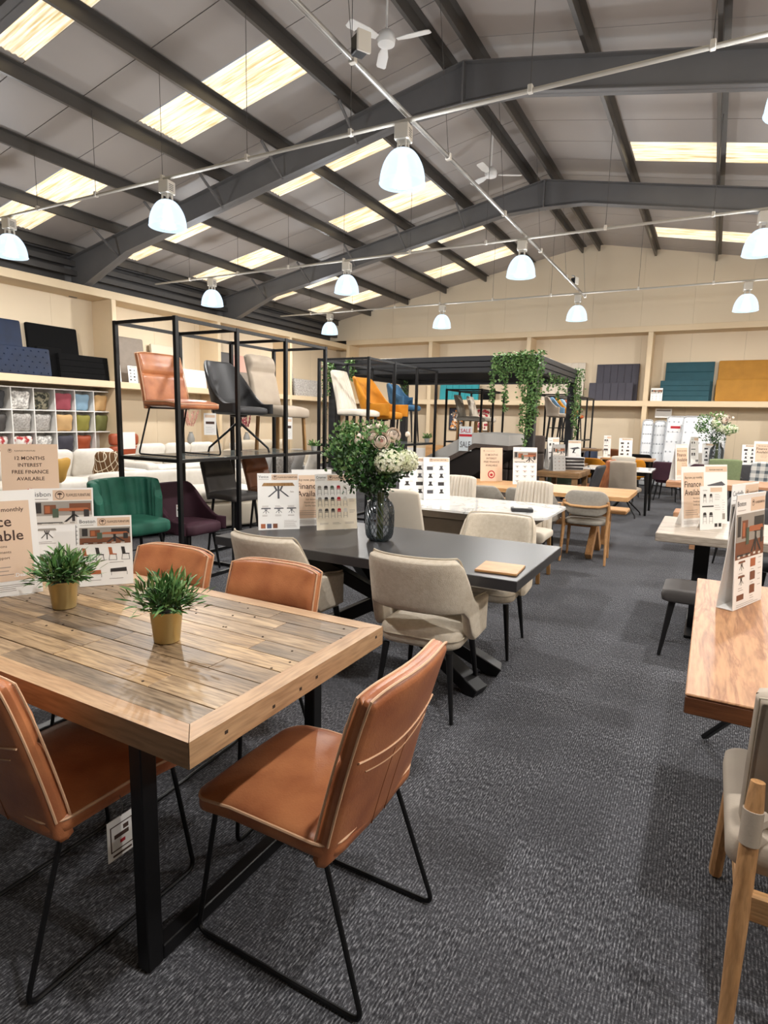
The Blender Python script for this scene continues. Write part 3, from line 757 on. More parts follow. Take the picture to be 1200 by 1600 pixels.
def slab_table(name, label, x0, x1, y0, y1, z, th, m, leg, lm, r=0.0, group=None, apron=None, band=None):
    t = thing(name, label, 'table', ((x0+x1)/2, (y0+y1)/2, 0), 0, group)
    L, D = x1-x0, y1-y0
    if r:
        out = rrect(L, D, r, 8); mb = MB(); mb.prism(out, z-th, z); mb.build('table_top', m, t, ang=50)
    elif band:
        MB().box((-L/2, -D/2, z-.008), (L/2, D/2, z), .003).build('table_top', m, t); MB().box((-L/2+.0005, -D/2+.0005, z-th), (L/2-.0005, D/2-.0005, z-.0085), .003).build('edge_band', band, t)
    else: MB().box((-L/2, -D/2, z-th), (L/2, D/2, z), .005).build('table_top', m, t)
    zt = z-th
    if apron: MB().box((-L/2+.1, -D/2+.1, zt-.07), (L/2-.1, D/2-.1, zt-.001), .004).build('apron', apron, t)
    if leg == 'post':
        for sx in (-1, 1):
            for sy in (-1, 1): MB().box((sx*(L/2-.07)-.04, sy*(D/2-.07)-.04, .002), (sx*(L/2-.07)+.04, sy*(D/2-.07)+.04, zt-.001), .004).build('leg', lm, t)
    elif leg == 'thin':
        for sx in (-1, 1):
            for sy in (-1, 1): MB().tube([(sx*(L/2-.07), sy*(D/2-.07), zt-.001), (sx*(L/2-.05), sy*(D/2-.06), .003)], [.03, .02], 10).build('leg', lm, t)
    elif leg == 'slab':
        for sx in (-1, 1):
            MB().box((sx*(L/2-.3)-.05, -.16, .02), (sx*(L/2-.3)+.05, .16, zt-.001), .004).build('leg', lm, t)
            MB().box((sx*(L/2-.3)-.06, -.36, .002), (sx*(L/2-.3)+.06, .36, .024), .004).build('foot', lm, t)
    elif leg == 'cross':
        for sx in (-1, 1):
            for s2 in (-1, 1): MB().beam((sx*(L/2-.38)+s2*.002, s2*.3, .03), (sx*(L/2-.38)+s2*.002, -s2*.3, zt-.03), .07, .09, .004).build('leg', lm, t)
            MB().box((sx*(L/2-.38)-.045, -.38, zt-.05), (sx*(L/2-.38)+.045, .38, zt-.001), .004).build('cleat', lm, t)
        MB().box((-L/2+.42, -.03, .32), (L/2-.42, .03, .40), .004).build('stretcher', lm, t)
    elif leg == 'pedestal':
        MB().box((-.35, -.22, .05), (.35, .22, zt-.08), .03).build('pedestal', lm, t); MB().box((-.5, -.3, .002), (.5, .3, .05), .01).build('foot', lm, t)
        MB().box((-L/2+.12, -.36, zt-.075), (L/2-.12, .36, zt-.002), .006).build('apron', lm, t)
    elif leg == 'vee':
        for sx in (-1, 1):
            for sy in (-1, 1): MB().beam((sx*.12, sy*.08, zt-.01), (sx*((L/2-.10) if sy > 0 else .16), sy*(D/2-(.15 if sy > 0 else .5)), .012), .032, .022, .004).build('leg', lm, t)
        MB().box((-.3, -.2, zt-.03), (.3, .2, zt-.001), .004).build('mount_plate', lm, t)
    return t
def bench(name, label, x0, x1, y0, y1, z, th, m, leg, lm, group=None):
    t = thing(name, label, 'bench', ((x0+x1)/2, (y0+y1)/2, 0), 0, group); L, D = x1-x0, y1-y0
    if leg == 'taper':
        MB().slab(rrect(L, D, .03, 4, sub=6), th, lambda x, y, w: (x, y, z-th/2+w), 7).build('seat', m, t, ang=60)
        for sx in (-1, 1):
            for sy in (-1, 1): MB().tube([(sx*(L/2-.07), sy*(D/2-.06), z-th+.01), (sx*(L/2-.02), sy*(D/2-.03), .004)], [.022, .011], 10).build('leg', lm, t)
    else:
        MB().box((-L/2, -D/2, z-th), (L/2, D/2, z), .012).build('seat', m, t)
        for sx in (-1, 1): MB().box((sx*(L/2-.25)-.04, -D/2+.05, .002), (sx*(L/2-.25)+.04, D/2-.05, z-th-.001), .004).build('leg', lm, t)
    return t

# ---------------------------------------------------------------- black display racks
def rack(label, x, y0, bays, bay, depth, top, shelf, group='black metal display racks', rz=0, low=None):
    """near-right corner post stands at (x, y0); runs along +Y, depth towards -X"""
    t = thing('display_rack', label, 'rack', (x, y0, 0), rz, group); s = .036
    for k in range(bays+1):
        for dx in (0, -depth): MB().box((dx-s/2, k*bay-s/2, .002), (dx+s/2, k*bay+s/2, top), .002).build('post', 'black_metal', t)
        for z in [top-s/2, shelf-s/2]+([low] if low else []):
            MB().box((-depth+s/2+.001, k*bay-s*.36, z-s*.4), (-s/2-.001, k*bay+s*.36, z+s*.4)).build('cross_rail', 'black_metal', t)
    for k in range(bays):
        for dx in (0, -depth):
            for z in [top-s/2, shelf-s/2]+([low] if low else []):
                MB().box((dx-s*.36, k*bay+s/2+.001, z-s*.4), (dx+s*.36, (k+1)*bay-s/2-.001, z+s*.4)).build('rail', 'black_metal', t)
        MB().box((-depth+s/2+.002, k*bay+s/2+.002, shelf-.012), (-s/2-.002, (k+1)*bay-s/2-.002, shelf-.002)).build('shelf_panel', 'glass_shelf', t)
    return t
rack('black metal display rack holding a tan, a black and a taupe chair on top', -4.0, 3.66, 3, .733, .75, 2.31, 1.12, low=.02)
rack('black metal display rack holding white, mustard and blue seats behind the flowers', -4.0, 6.86, 3, .725, .78, 2.30, 1.15, low=.02)
rack('black metal display rack with grey chairs standing under the pergola behind the tilted bed', -3.9, 10.95, 2, .68, .72, 2.12, 1.12)
rack('black metal display rack with coloured bar stools beside the ivy-hung pergola post', -2.62, 12.9, 3, .82, .75, 2.12, 1.15)
# ---------------------------------------------------------------- foreground seating
TAN = dict(col='tan_leather', pipe='piping', fold=.60, seams='piping', seat_t=.062)
TG = 'tan leather dining chairs at the plank table'
c_ = panel_chair('dining_chair', 'tan leather sled-base chair pulled out at the end of the plank table', 'chair', (-.93, 1.325, 0), R(90), **TAN)
copy_tree(c_, None, (-1.60, 1.02, 0), R(0), 'tan leather sled-base chair tucked under the plank table with a tag beside it')
copy_tree(c_, None, (-1.57, 1.68, 0), R(184), 'tan leather chair back rising behind the plank table in front of the cream chairs')
copy_tree(c_, None, (-2.16, 1.66, 0), R(183), 'tan leather chair back behind the plank table beside the printed table sign')
copy_tree(c_, None, (-4.36, 4.02, 1.12), R(-95), 'tan leather sled-base chair standing on top shelf of the tan-chair display rack').scale = (1.07, 1.07, 1.07)
o = thing('price_tag', 'white product tag with a table icon hanging from the tan chair under the plank table', 'tag', (-1.345, .985, .335), R(90))
MB().box((-.045, -.001, -.06), (.045, .001, .06)).build('card', 'paper', o)
mb = MB()
for a, b_, c, d in ((-.034, -.034, .04, .034), (-.034, -.034, .037, .050)): pass
for lo, hi in (((-.036, -.0016, .038), (.036, -.001, .041)), ((-.036, -.0016, -.036), (.036, -.001, -.033)), ((-.036, -.0016, -.036), (-.033, -.001, .041)), ((.033, -.0016, -.036), (.036, -.001, .041)), ((-.024, -.0016, .0), (.022, -.001, .012)), ((.005, -.0016, .017), (.022, -.001, .03)), ((-.03, -.0016, -.052), (.03, -.001, -.046))): mb.box(lo, hi)
mb.build('print', 'ink', o)
MB().box((-.006, -.0016, -.02), (.01, -.001, -.010)).build('print', 'ink_red', o)
MB().tube([(0, 0, .058), (0, -.01, .09), (0, 0, .12)], .0012, 5).build('string', 'wire', o)

CR = dict(col='cream_fabric', top=cream_top, bot=cream_bot, pipe='cream_pipe', hw=.255, yr=-.24, ymid=-.02, yf=.15, lean=.10, T=.055, seat_w=.44, seat_d=.46, seat_t=.12)
k_ = tub_chair('dining_chair', 'cream fabric cut-out back chair at the wooden board end of the black table', 'chair', (-1.235, 2.82, 0), R(4), **CR)
copy_tree(k_, None, (-2.13, 2.80, 0), R(-3), 'cream fabric cut-out chair on the black table side beside the tan chair backs')
copy_tree(k_, None, (-1.24, 3.78, 0), R(184), 'cream fabric cut-out chair tucked under the black table facing the wooden board')

# marble table
slab_table('dining_table', 'white marble-topped extending table with stone-grey pedestal', -2.75, -1.09, 4.62, 5.56, .76, .018, 'marble', 'pedestal', 'stone_grey', r=.16)
panel_chair('dining_chair', 'plain cream upholstered chair with tapering back between flower vase and marble table', 'chair', (-2.23, 4.55, 0), R(6), 'plain_cream', W=.46, Wt=.36, zt=.95, zb=.42, T=.06, curve=.05, leg=('block', 'legwood', .2, -.22, .22))
FL = dict(col='plain_cream', W=.42, Wt=.36, zt=.93, zb=.43, lean=.07, T=.055, flutes=10, curve=.03, seat_w=.46, seat_d=.46, leg=('block', 'legwood', .2, -.2, .22))
f_ = panel_chair('dining_chair', 'cream fluted-back chair behind the marble table beside the oak chair', 'chair', (-1.52, 5.72, 0), R(180), **FL)
copy_tree(f_, None, (-2.33, 5.74, 0), R(180), 'cream fluted-back chair behind the marble table beside the white product board')
# oak table, bench, chairs
slab_table('dining_table', 'long pale oak dining table with crossed oak legs', -2.95, -.72, 6.70, 7.62, .745, .045, 'oak_x', 'cross', 'oak_z', r=.05)
bench('bench', 'pale oak bench tucked behind the long oak table', -2.75, -.84, 7.78, 8.14, .46, .05, 'oak_x', 'plank', 'oak_z')
GT = dict(col='grey_fabric', top=round_top(.80, .62, .3, .8), bot=flat(.44), hw=.26, lean=.06, leg=('taper', 'black_wood', .2, -.2, .22))
g_ = tub_chair('dining_chair', 'grey curved-back chair at the oak table beside the beige finance sign', 'chair', (-2.3, 6.66, 0), R(0), **GT)
copy_tree(g_, None, (-1.70, 6.66, 0), 0, 'grey curved-back chair at the oak table half hidden behind a fluted cream chair')

def oak_chair():
    t = thing('dining_chair', 'oak-framed chair with rounded grey back pad and round arms rail', 'chair', (-1.14, 6.86, 0), R(3))
    for sx in (-1, 1):
        MB().tube([(sx*.235, -.25, .003), (sx*.225, -.20, .4), (sx*.235, -.235, .62), (sx*.225, -.245, .69)], [.013, .02, .017, .015], 10).build('leg', 'oak_z', t)
        MB().tube([(sx*.225, .2, .003), (sx*.215, .17, .25), (sx*.21, .15, .43)], [.012, .018, .02], 10).build('leg', 'oak_z', t)
        MB().tube([(sx*.215, -.2, .40), (sx*.212, .16, .415)], .014, 8).build('side_rail', 'oak_y', t)
    MB().tube([(-.225, -.245, .655), (-.15, -.29, .635), (0, -.305, .63), (.15, -.29, .635), (.225, -.245, .655)], .014, 8).build('back_rail', 'oak_x', t)
    MB().tube([(-.21, .16, .41), (.21, .16, .41)], .014, 8).build('front_rail', 'oak_x', t)
    def bk(x, y, w): return (x, -.262+1.1*x*x+w, y)
    MB().slab(rrect(.46, .27, .11, 7, 0, .665, sub=5), .055, bk, 5).build('backrest', 'grey_fabric', t, ang=60)
    MB().slab(rrect(.44, .44, .12, 6, 0, -.02), .075, lambda x, y, w: (x, y, .45+w), 4).build('seat', 'grey_fabric', t, ang=60)
oak_chair()

# right-hand side
slab_table('dining_table', 'grey-washed wood dining table on black slab legs', -.29, 1.75, 4.55, 5.46, .76, .062, 'greywood', 'slab', 'black_metal')
bench('bench', 'dark grey faux-leather bench with black tapered legs', -.2, 1.35, 4.16, 4.50, .47, .10, 'dark_pu', 'taper', 'black_wood')
slab_table('dining_table', 'warm oak dining table with thick dark edge (stain and painted shade) on thin black legs', .0, 1.15, 1.80, 3.28, .76, .06, 'oak_rustic', 'vee', 'black_metal', band='oak_edge_stain_shade')  # edge band colour carries both stain and the front face's shade
def oak_armchair():
    t = thing('dining_chair', 'oak-framed chair with beige leather sling back strapped to its rear posts', 'chair', (.42, 1.86, 0), R(0))
    for sx in (-1, 1):
        P = [(sx*.255, -.31, .003), (sx*.25, -.27, .33), (sx*.245, -.24, .58), (sx*.243, -.232, .645)]
        MB().tube(P, [.017, .022, .021, .016], 14).build('post', 'oak_z', t)
        MB().tube([(sx*.2475, -.253, .49), (sx*.2455, -.242, .575)], [.0238, .0238], 16).build('strap', 'taupe', t)
        MB().tube([(sx*.246, -.24, .53), (sx*.215, -.205, .54)], .02, 8).build('strap_end', 'taupe', t)
        MB().beam((sx*.275, .285, .003), (sx*.262, .2, .40), .036, .042, .01).build('leg', 'oak_z', t)
        MB().beam((sx*.25, -.25, .345), (sx*.255, .22, .365), .028, .05, .006).build('side_rail', 'oak_y', t)
    MB().beam((-.24, -.262, .335), (.24, -.262, .335), .03, .075, .006).build('rear_rail', 'oak_x', t)
    MB().beam((-.25, .21, .36), (.25, .21, .36), .03, .055, .006).build('front_rail', 'oak_x', t)
    MB().slab(rrect(.585, .52, .05, 5, 0, .03), .10, lambda x, y, w: (x, y, .43+w+.01*(w > 0)), 5).build('seat', 'taupe', t, ang=60)
    bk = lambda u, v: ((2*u-1)*.265, -.10-.08*v-.02*(1-(2*u-1)**2), .40+.47*v-.02*abs(2*u-1)**6*v**5)
    MB().sheet(bk, .085, 18, 12).build('backrest', 'taupe', t, ang=60)
    mb = MB(); mb.tube([(x, y-.038, z) for x, y, z in (bk(u, v) for u, v in [(0.01, k/8) for k in range(9)]+[(k/8, .985) for k in range(1, 8)]+[(.99, 1-k/8) for k in range(9)])], .003, 5); mb.build('piping', 'cream_pipe', t)
oak_armchair()
# wood table and bench group further right
slab_table('dining_table', 'pink-toned solid wood table beyond the grey-washed table', -.50, 1.7, 8.95, 9.9, .76, .075, 'pinkwood', 'slab', 'black_metal')
bench('bench', 'pink-toned wooden bench before the solid wood table', -.34, 1.3, 8.12, 8.5, .46, .07, 'pinkwood', 'plank', 'pinkwood')
DB = dict(col='charcoal', top=round_top(.82, .60, .3, .9), bot=flat(.42), hw=.27, quilt=True, T=.06, leg=('taper', 'black_metal', .21, -.21, .22))
d_ = tub_chair('dining_chair', 'charcoal quilted bucket chair between the wooden bench and the grey-washed table', 'chair', (.42, 7.55, 0), R(150), group='charcoal bucket chairs', **DB)
copy_tree(d_, None, (.60, 5.75, 0), R(190), 'charcoal quilted bucket chair behind the grey-washed table', 'charcoal bucket chairs')
panel_chair('dining_chair', 'sage green square-backed chair beyond the solid wood table', 'chair', (.22, 12.55, 0), R(5), 'sage', W=.52, Wt=.52, zt=.95, T=.06, leg=('taper', 'black_wood', .21, -.22, .22))
copy_tree(d_, None, (.75, 12.85, 0), R(200), 'charcoal quilted bucket chair beside the sage green chair', 'charcoal bucket chairs')
def tartan_mat():
    m = mat('tartan', '#d9d6cf', .9); nt = m.node_tree; N = nt.nodes; L = nt.links; b = N['Principled BSDF']
    tc = N.new('ShaderNodeTexCoord'); sp = N.new('ShaderNodeSeparateXYZ'); L.new(tc.outputs['Object'], sp.inputs[0])
    o = []
    for ax in (0, 2):
        w_ = N.new('ShaderNodeMath'); w_.operation = 'MULTIPLY'; w_.inputs[1].default_value = 8.5; L.new(sp.outputs[ax], w_.inputs[0])
        f = N.new('ShaderNodeMath'); f.operation = 'FRACT'; L.new(w_.outputs[0], f.inputs[0])
        g = N.new('ShaderNodeMath'); g.operation = 'GREATER_THAN'; g.inputs[1].default_value = .58; L.new(f.outputs[0], g.inputs[0]); o.append(g.outputs[0])
    ad = N.new('ShaderNodeMath'); ad.operation = 'ADD'; L.new(o[0], ad.inputs[0]); L.new(o[1], ad.inputs[1])
    dv = N.new('ShaderNodeMath'); dv.operation = 'MULTIPLY'; dv.inputs[1].default_value = .5; L.new(ad.outputs[0], dv.inputs[0])
    cr = N.new('ShaderNodeValToRGB'); e = cr.color_ramp.elements; e[0].color = lin('#e6e2da'); e[1].color = lin('#5d666c'); x = e.new(.5); x.color = lin('#b5b6b4')
    L.new(dv.outputs[0], cr.inputs['Fac']); L.new(cr.outputs[0], b.inputs['Base Color']); return m
tartan_mat()
panel_chair('dining_chair', 'grey and cream tartan-backed chair beyond the solid wood table', 'chair', (.83, 11.75, 0), R(2), 'tartan', W=.50, Wt=.48, zt=.97, T=.07, round_=.04, leg=('taper', 'legwood', .21, -.22, .22))
PL = dict(col='plum_velvet', top=round_top(.80, .60, .3, .9), bot=flat(.42), hw=.27, T=.05, leg=('taper', 'black_metal', .21, -.22, .22))
p_ = tub_chair('dining_chair', 'plum velvet tub chair by the aisle before the leaning mattresses', 'chair', (-.70, 13.4, 0), R(-10), group='plum tub chairs', **PL)
copy_tree(p_, None, (-.08, 13.25, 0), R(8), 'plum velvet tub chair beside the white flower-vase table and its sign', 'plum tub chairs')
slab_table('dining_table', 'white-topped table carrying the flower vase before the mattresses', -.35, 1.6, 13.75, 14.6, .75, .03, 'marble', 'thin', 'black_metal')
panel_chair('dining_chair', 'grey upholstered chair beside the flower vase before the mattresses', 'chair', (-.15, 15.0, 0), R(182), 'grey_fabric', zt=.92, leg=('taper', 'black_wood', .2, -.2, .22))

# middle of the hall
slab_table('dining_table', 'white ceramic table with slim black legs in the aisle', -1.95, -.83, 10.75, 11.6, .76, .03, 'marble', 'thin', 'black_metal', apron='black_metal')
SW = dict(col='taupe', W=.44, Wt=.40, zt=.93, zb=.46, T=.06, vseam=True, seat_z=.48, leg=('spider', 'black_metal', .26, 0, 0))
s_ = panel_chair('dining_chair', 'taupe swivel chair with centre seam and black spider legs beside the white ceramic table', 'chair', (-1.21, 10.62, 0), R(-4), **SW)
panel_chair('dining_chair', 'cream padded chair behind the white ceramic table', 'chair', (-1.45, 12.3, 0), R(4), 'plain_cream', W=.44, Wt=.42, zt=.93, flutes=0, fold=.55, leg=('sled', 'black_metal', .21, -.28, .25))
slab_table('dining_table', 'rustic brown plank table with box legs carrying white catalogues', -2.38, -1.74, 9.42, 10.4, .76, .09, 'rustic2', 'post', 'rustic2')
panel_chair('dining_chair', 'charcoal chair turned sideways at the rustic plank table end', 'chair', (-1.78, 9.9, 0), R(84), 'charcoal', zt=.87, leg=('sled', 'black_metal', .21, -.28, .25))
panel_chair('dining_chair', 'tan leather chair turned sideways behind the charcoal chair at the rustic table', 'chair', (-1.74, 10.68, 0), R(82), 'tan_leather', zt=.93, leg=('sled', 'black_metal', .21, -.28, .25))
panel_chair('dining_chair', 'dark green chair back behind the rustic plank table', 'chair', (-2.36, 11.2, 0), R(2), 'ph_green', zt=.86, leg=('taper', 'black_wood', .21, -.2, .22))
MU = dict(col='mustard', top=round_top(.80, .60, .25, .9), bot=flat(.42), hw=.28, T=.05, leg=('taper', 'black_metal', .21, -.22, .22))
m_ = tub_chair('dining_chair', 'mustard velvet chair at the aisle end of the pale wood table', 'chair', (-.84, 14.6, 0), R(80), group='mustard velvet chairs', **MU)
copy_tree(m_, None, (-1.5, 13.7, 0), R(10), 'mustard velvet chair with its back to the white ceramic table', 'mustard velvet chairs')
copy_tree(m_, None, (-2.12, 13.5, 0), R(-25), 'mustard velvet chair beside the bar-stool rack', 'mustard velvet chairs')
slab_table('dining_table', 'pale wood table between mustard chairs', -2.2, -1.1, 14.3, 15.1, .76, .04, 'oak_x', 'thin', 'black_metal')
tub_chair('dining_chair', 'black upholstered chair beside the mustard chair at the pale wood table', 'chair', (-1.5, 15.3, 0), R(185), 'black_fabric', top=round_top(.82, .62), bot=flat(.42))
panel_chair('dining_chair', 'slate blue chair by the gable wall shelves', 'chair', (-2.75, 16.1, 0), R(4), 'ph_blue', zt=.92, leg=('sled', 'black_metal', .21, -.28, .25))
panel_chair('dining_chair', 'brown leather chair by the gable wall beside the mattresses', 'chair', (-2.08, 16.0, 0), R(-20), 'brown_leather', zt=.92, leg=('sled', 'black_metal', .21, -.28, .25))
slab_table('dining_table', 'small dark-legged table behind the rustic plank table', -2.7, -2.05, 11.36, 11.95, .76, .035, 'rustic2', 'thin', 'black_metal')
slab_table('bar_table', 'tall bar-height wooden table by the slim ivy-covered pergola post', -2.9, -1.95, 12.32, 12.82, 1.02, .04, 'rustic2', 'cross', 'black_metal')

# ---------------------------------------------------------------- seats on and inside the racks
tub_chair('dining_chair', 'black bucket swivel chair on spider legs on top of the tan-chair display rack', 'chair', (-4.36, 4.80, 1.12), R(-97), 'black_pu', top=lambda a: .95-.44*sm(.20, .82, a), bot=flat(.41), hw=.25, yr=-.20, ymid=.03, yf=.25, lean=.14, T=.05, seat_z=.47, seat_t=.08, e=.8, leg=('spider', 'black_metal', .24, 0, 0))
panel_chair('dining_chair', 'taupe high-back chair with padded headrest and wooden legs on top of the tan-chair display rack', 'chair', (-4.36, 5.50, 1.12), R(-90), 'taupe', W=.46, Wt=.44, zt=1.08, zb=.42, T=.08, lean=.15, pillow=True, curve=.02, seat_z=.50, seat_t=.12, leg=('block', 'legwood', .19, -.2, .2))
tub_chair('bar_stool', 'emerald velvet scalloped counter stool at the open end of the tan-chair display rack', 'stool', (-4.40, 3.50, 0), R(-96), 'green_velvet', top=lambda a: .93-.03*a*a-.16*sm(.70, 1, a), bot=flat(.50), hw=.29, yr=-.24, ymid=-.09, yf=-.03, e=.9, lean=.06, T=.06, flutes=11, famp=.042, seat_z=.59, seat_t=.13, leg=('stool', 'black_metal', .2, -.2, .2))
tub_chair('dining_chair', 'plum velvet wing-sided chair on the bottom tier of the tan-chair display rack', 'chair', (-4.38, 4.10, 0), R(-90), 'plum_velvet', top=lambda a: .84-.32*sm(.35, .85, a), bot=flat(.40), hw=.26, yr=-.25, ymid=.0, yf=.24, lean=.07, T=.05, seat_z=.49, seat_t=.12, leg=('taper', 'black_metal', .2, -.2, .2))
GS = dict(W=.42, Wt=.40, zb=.62, zt=1.03, seat_z=.70, seat_t=.07, seat_w=.43, seat_d=.42, fold=.6, leg=('stool', 'black_metal', .2, -.2, .2))
panel_chair('bar_stool', 'dark grey bar stool with pillow-top back on bottom tier of the tan-chair display rack', 'stool', (-4.42, 4.78, 0), R(-96), 'dark_pu', **GS)
panel_chair('bar_stool', 'brown leather bar stool at the back of the tan-chair display rack bottom tier', 'stool', (-4.45, 5.46, 0.0), R(-90), 'brown_leather', **GS)
WF = dict(FL); WF.update(col='white_leather', zt=1.02, lean=.17, flutes=9, W=.44, Wt=.34, leg=('block', 'black_wood', .19, -.2, .2))
panel_chair('dining_chair', 'white fluted leather chair on top of the mustard-chair display rack', 'chair', (-4.38, 7.22, 1.15), R(-95), **WF)
tub_chair('lounge_chair', 'mustard velvet winged chair on top of the mustard-chair display rack', 'chair', (-4.38, 7.95, 1.15), R(-92), 'mustard', top=lambda a: .98-.40*sm(.3, .7, a), bot=flat(.40), hw=.28, yr=-.26, ymid=.02, yf=.28, lean=.16, T=.05, seat_z=.46, leg=('spider', 'black_metal', .2, 0, 0))
tub_chair('bar_stool', 'blue quilted bar stool with footrest standing on the mustard-chair display rack', 'stool', (-4.38, 8.68, 1.15), R(-80), 'blue_velvet', top=round_top(1.0, .82, .3, .7), bot=flat(.64), hw=.25, yr=-.2, ymid=.0, yf=.05, T=.05, quilt=True, seat_z=.68, seat_t=.09, seat_w=.42, seat_d=.42, leg=('stool', 'black_wood', .19, -.19, .19)) if 0 else tub_chair('dining_chair', 'blue quilted velvet chair on tall dark legs on the mustard-chair display rack', 'chair', (-4.38, 8.68, 1.15), R(-80), 'blue_velvet', top=round_top(.92, .72, .35, .75), bot=flat(.52), hw=.25, yr=-.2, ymid=.0, yf=.06, T=.05, quilt=True, seat_z=.58, seat_t=.09, seat_w=.42, seat_d=.42, leg=('taper', 'black_wood', .19, -.19, .19))
# racks under and beyond the pergola
for k, (yk, m) in enumerate(((11.28, 'grey_fabric'), (11.97, 'plain_cream'))):
    panel_chair('dining_chair', ('grey' if k == 0 else 'pale cream') + ' curved chair with wooden legs on the rack under the pergola', 'chair', (-4.24, yk, 1.12), R(-85), m, W=.46, Wt=.36, zt=.9, lean=.12, curve=.06, leg=('block', 'legwood', .2, -.2, .2))
for k, (m, nm) in enumerate((('taupe', 'taupe'), ('steel_blue', 'pale blue'), ('mustard', 'mustard'), ('lightblue', 'grey-blue'), ('rust_velvet', 'rust orange'))):
    tub_chair('bar_stool', nm+' velvet bar stool on the top tier of the bar-stool rack', 'stool', (-2.98, 13.1+.50*k, 1.15), R(-80), m, top=round_top(.92, .70, .3, .8), bot=flat(.50), hw=.2, yr=-.18, ymid=0, yf=.06, seat_z=.56, seat_t=.08, seat_w=.36, seat_d=.36, T=.045, leg=('stool', 'black_metal', .17, -.17, .17))
for k in range(4):
    tub_chair('bar_stool', ('charcoal', 'black', 'blue', 'dark grey')[k]+' metal-framed bar stool on the lower tier of the bar-stool rack', 'stool', (-2.98, 13.18+.60*k, 0), R(-80), ('charcoal', 'black_pu', 'steel_blue', 'dark_pu')[k], top=round_top(.95, .8), bot=flat(.66), hw=.2, yr=-.18, ymid=0, yf=.06, seat_z=.72, seat_t=.08, seat_w=.36, seat_d=.36, T=.045, leg=('stool', 'black_metal', .18, -.18, .18), group='dark bar stools on the bar-stool rack lower tier')
# ---------------------------------------------------------------- pergola
def pergola():
    x0, x1, y0, y1, zt, zb = -6.2, -2.42, 9.2, 12.2, 2.53, 2.27
    t = thing('pergola', 'dark grey aluminium pergola with banded roof beams hung with ivy', 'pergola', (x0, y0, 0)); L, D = x1-x0, y1-y0
    for px in (0, L):
        for py in (0, D):
            sx = .07 if px == 0 else -.07; sy = .07 if py == 0 else -.07
            MB().box((min(px, px+2*sx), min(py, py+2*sy), .002), (max(px, px+2*sx), max(py, py+2*sy), zb), .006).build('post', 'pergola', t)
    h = (zt-zb)/3
    for k in range(3):
        d = .012*k; z0 = zb+k*h+.003; z1 = zb+(k+1)*h-.003
        MB().box((-d, -d, z0), (L+d, .12, z1), .004).build('beam_band', 'pergola', t)
        MB().box((-d, D-.12, z0), (L+d, D+d, z1), .004).build('beam_band', 'pergola', t)
        MB().box((-d, .122, z0), (.12, D-.122, z1), .004).build('beam_band', 'pergola', t)
        MB().box((L-.12, .122, z0), (L+d, D-.122, z1), .004).build('beam_band', 'pergola', t)
    n = 16
    for k in range(n):
        yk = .16+(D-.32)*k/n
        MB().beam((.13, yk+.09, zb+.12), (L-.13, yk+.09, zb+.12), .165, .02, upv=(0, .25, 1)).build('louvre', 'pergola_dark', t)
pergola()

# tilted ottoman bed under the pergola
def bed():
    t = thing('ottoman_bed', 'taupe ottoman bed with its grey mattress platform tilted up', 'bed', (-3.62, 9.76, 0), 0)
    # local: x to the right, mattress leans from low left to high right
    def path(x0, x1, z0, z1, th, y0, y1, mname, m):
        pass
    prof = [(-1.05, .46), (.20, 1.15), (.78, 1.13)]
    def strip(dz0, dz1, name, m, y0, y1, inset=0, x_end=0):
        mb = MB(); P = prof; n = len(P); vs = []; fs = []
        for (x, z) in P:
            for y_ in (y0, y1):
                for dz in (dz0, dz1): vs.append((x-dz*.45 if x < .5 else x, y_, z+dz))
        for i in range(n-1):
            a = i*4; b_ = a+4
            fs += [(a, a+2, b_+2, b_), (a+1, b_+1, b_+3, a+3), (a, b_, b_+1, a+1), (a+2, a+3, b_+3, b_+2)]
        fs += [(0, 1, 3, 2), ((n-1)*4, (n-1)*4+2, (n-1)*4+3, (n-1)*4+1)]
        mb.add(vs, fs); return mb.build(name, m, t, ang=30)
    strip(0, .17, 'mattress', 'mattress_grey', -.42, .95)
    mq = MB()
    for k in range(1, 9):
        f = k/9
        for a, b_ in ((prof[0], prof[1]),):
            x = a[0]+(b_[0]-a[0])*f; z = a[1]+(b_[1]-a[1])*f
            mq.beam((x-.17*.45-.004, -.42, z+.172), (x-.17*.45-.004, .95, z+.172), .012, .004)
    mq.build('quilting', 'mattress_side', t)
    strip(-.07, -.002, 'platform', 'bed_base', -.45, .98)
    mb = MB(); mb.box((-1.03, -.40, .34), (-.6, .93, .42)); mb.build('hinge_board', 'bed_under', t)
    vs = [(-1.03, -.4, .37), (.20, -.4, 1.07), (.76, -.4, 1.05), (.25, -.4, .66), (-.28, -.4, .35)]
    n = len(vs); v2 = vs+[(x, .9, z) for x, _, z in vs]
    MB().add(v2, [tuple(range(n)), tuple(range(n, 2*n))[::-1]]+[(k, k+n, (k+1) % n+n, (k+1) % n) for k in range(n)]).build('underside', 'bed_under', t)
    MB().box((-1.1, -.42, .03), (.78, 1.0, .33), .02).build('base', 'bed_base', t)
    for k in range(3):
        for j in range(3):
            MB().slab(rrect(.30, .30, .03, 3, 0, 0, sub=2), .10, lambda x, y, w, k=k, j=j: (.62+x+k*.31-.31, .70+w, .52+y+.31*j-.0), 5).build('headboard_pad', 'bed_base', t, ang=60)
    MB().box((.15, .75, .03), (1.06, .80, 1.28), .01).build('headboard', 'bed_base', t)
    for yy in (-.2, .6): MB().tube([(.05, yy, .33), (.16, yy, .62)], .012, 8).build('gas_strut', 'black_metal', t)
    MB().box((.06, .2, .02), (.10, .25, .34)) if 0 else None
bed()

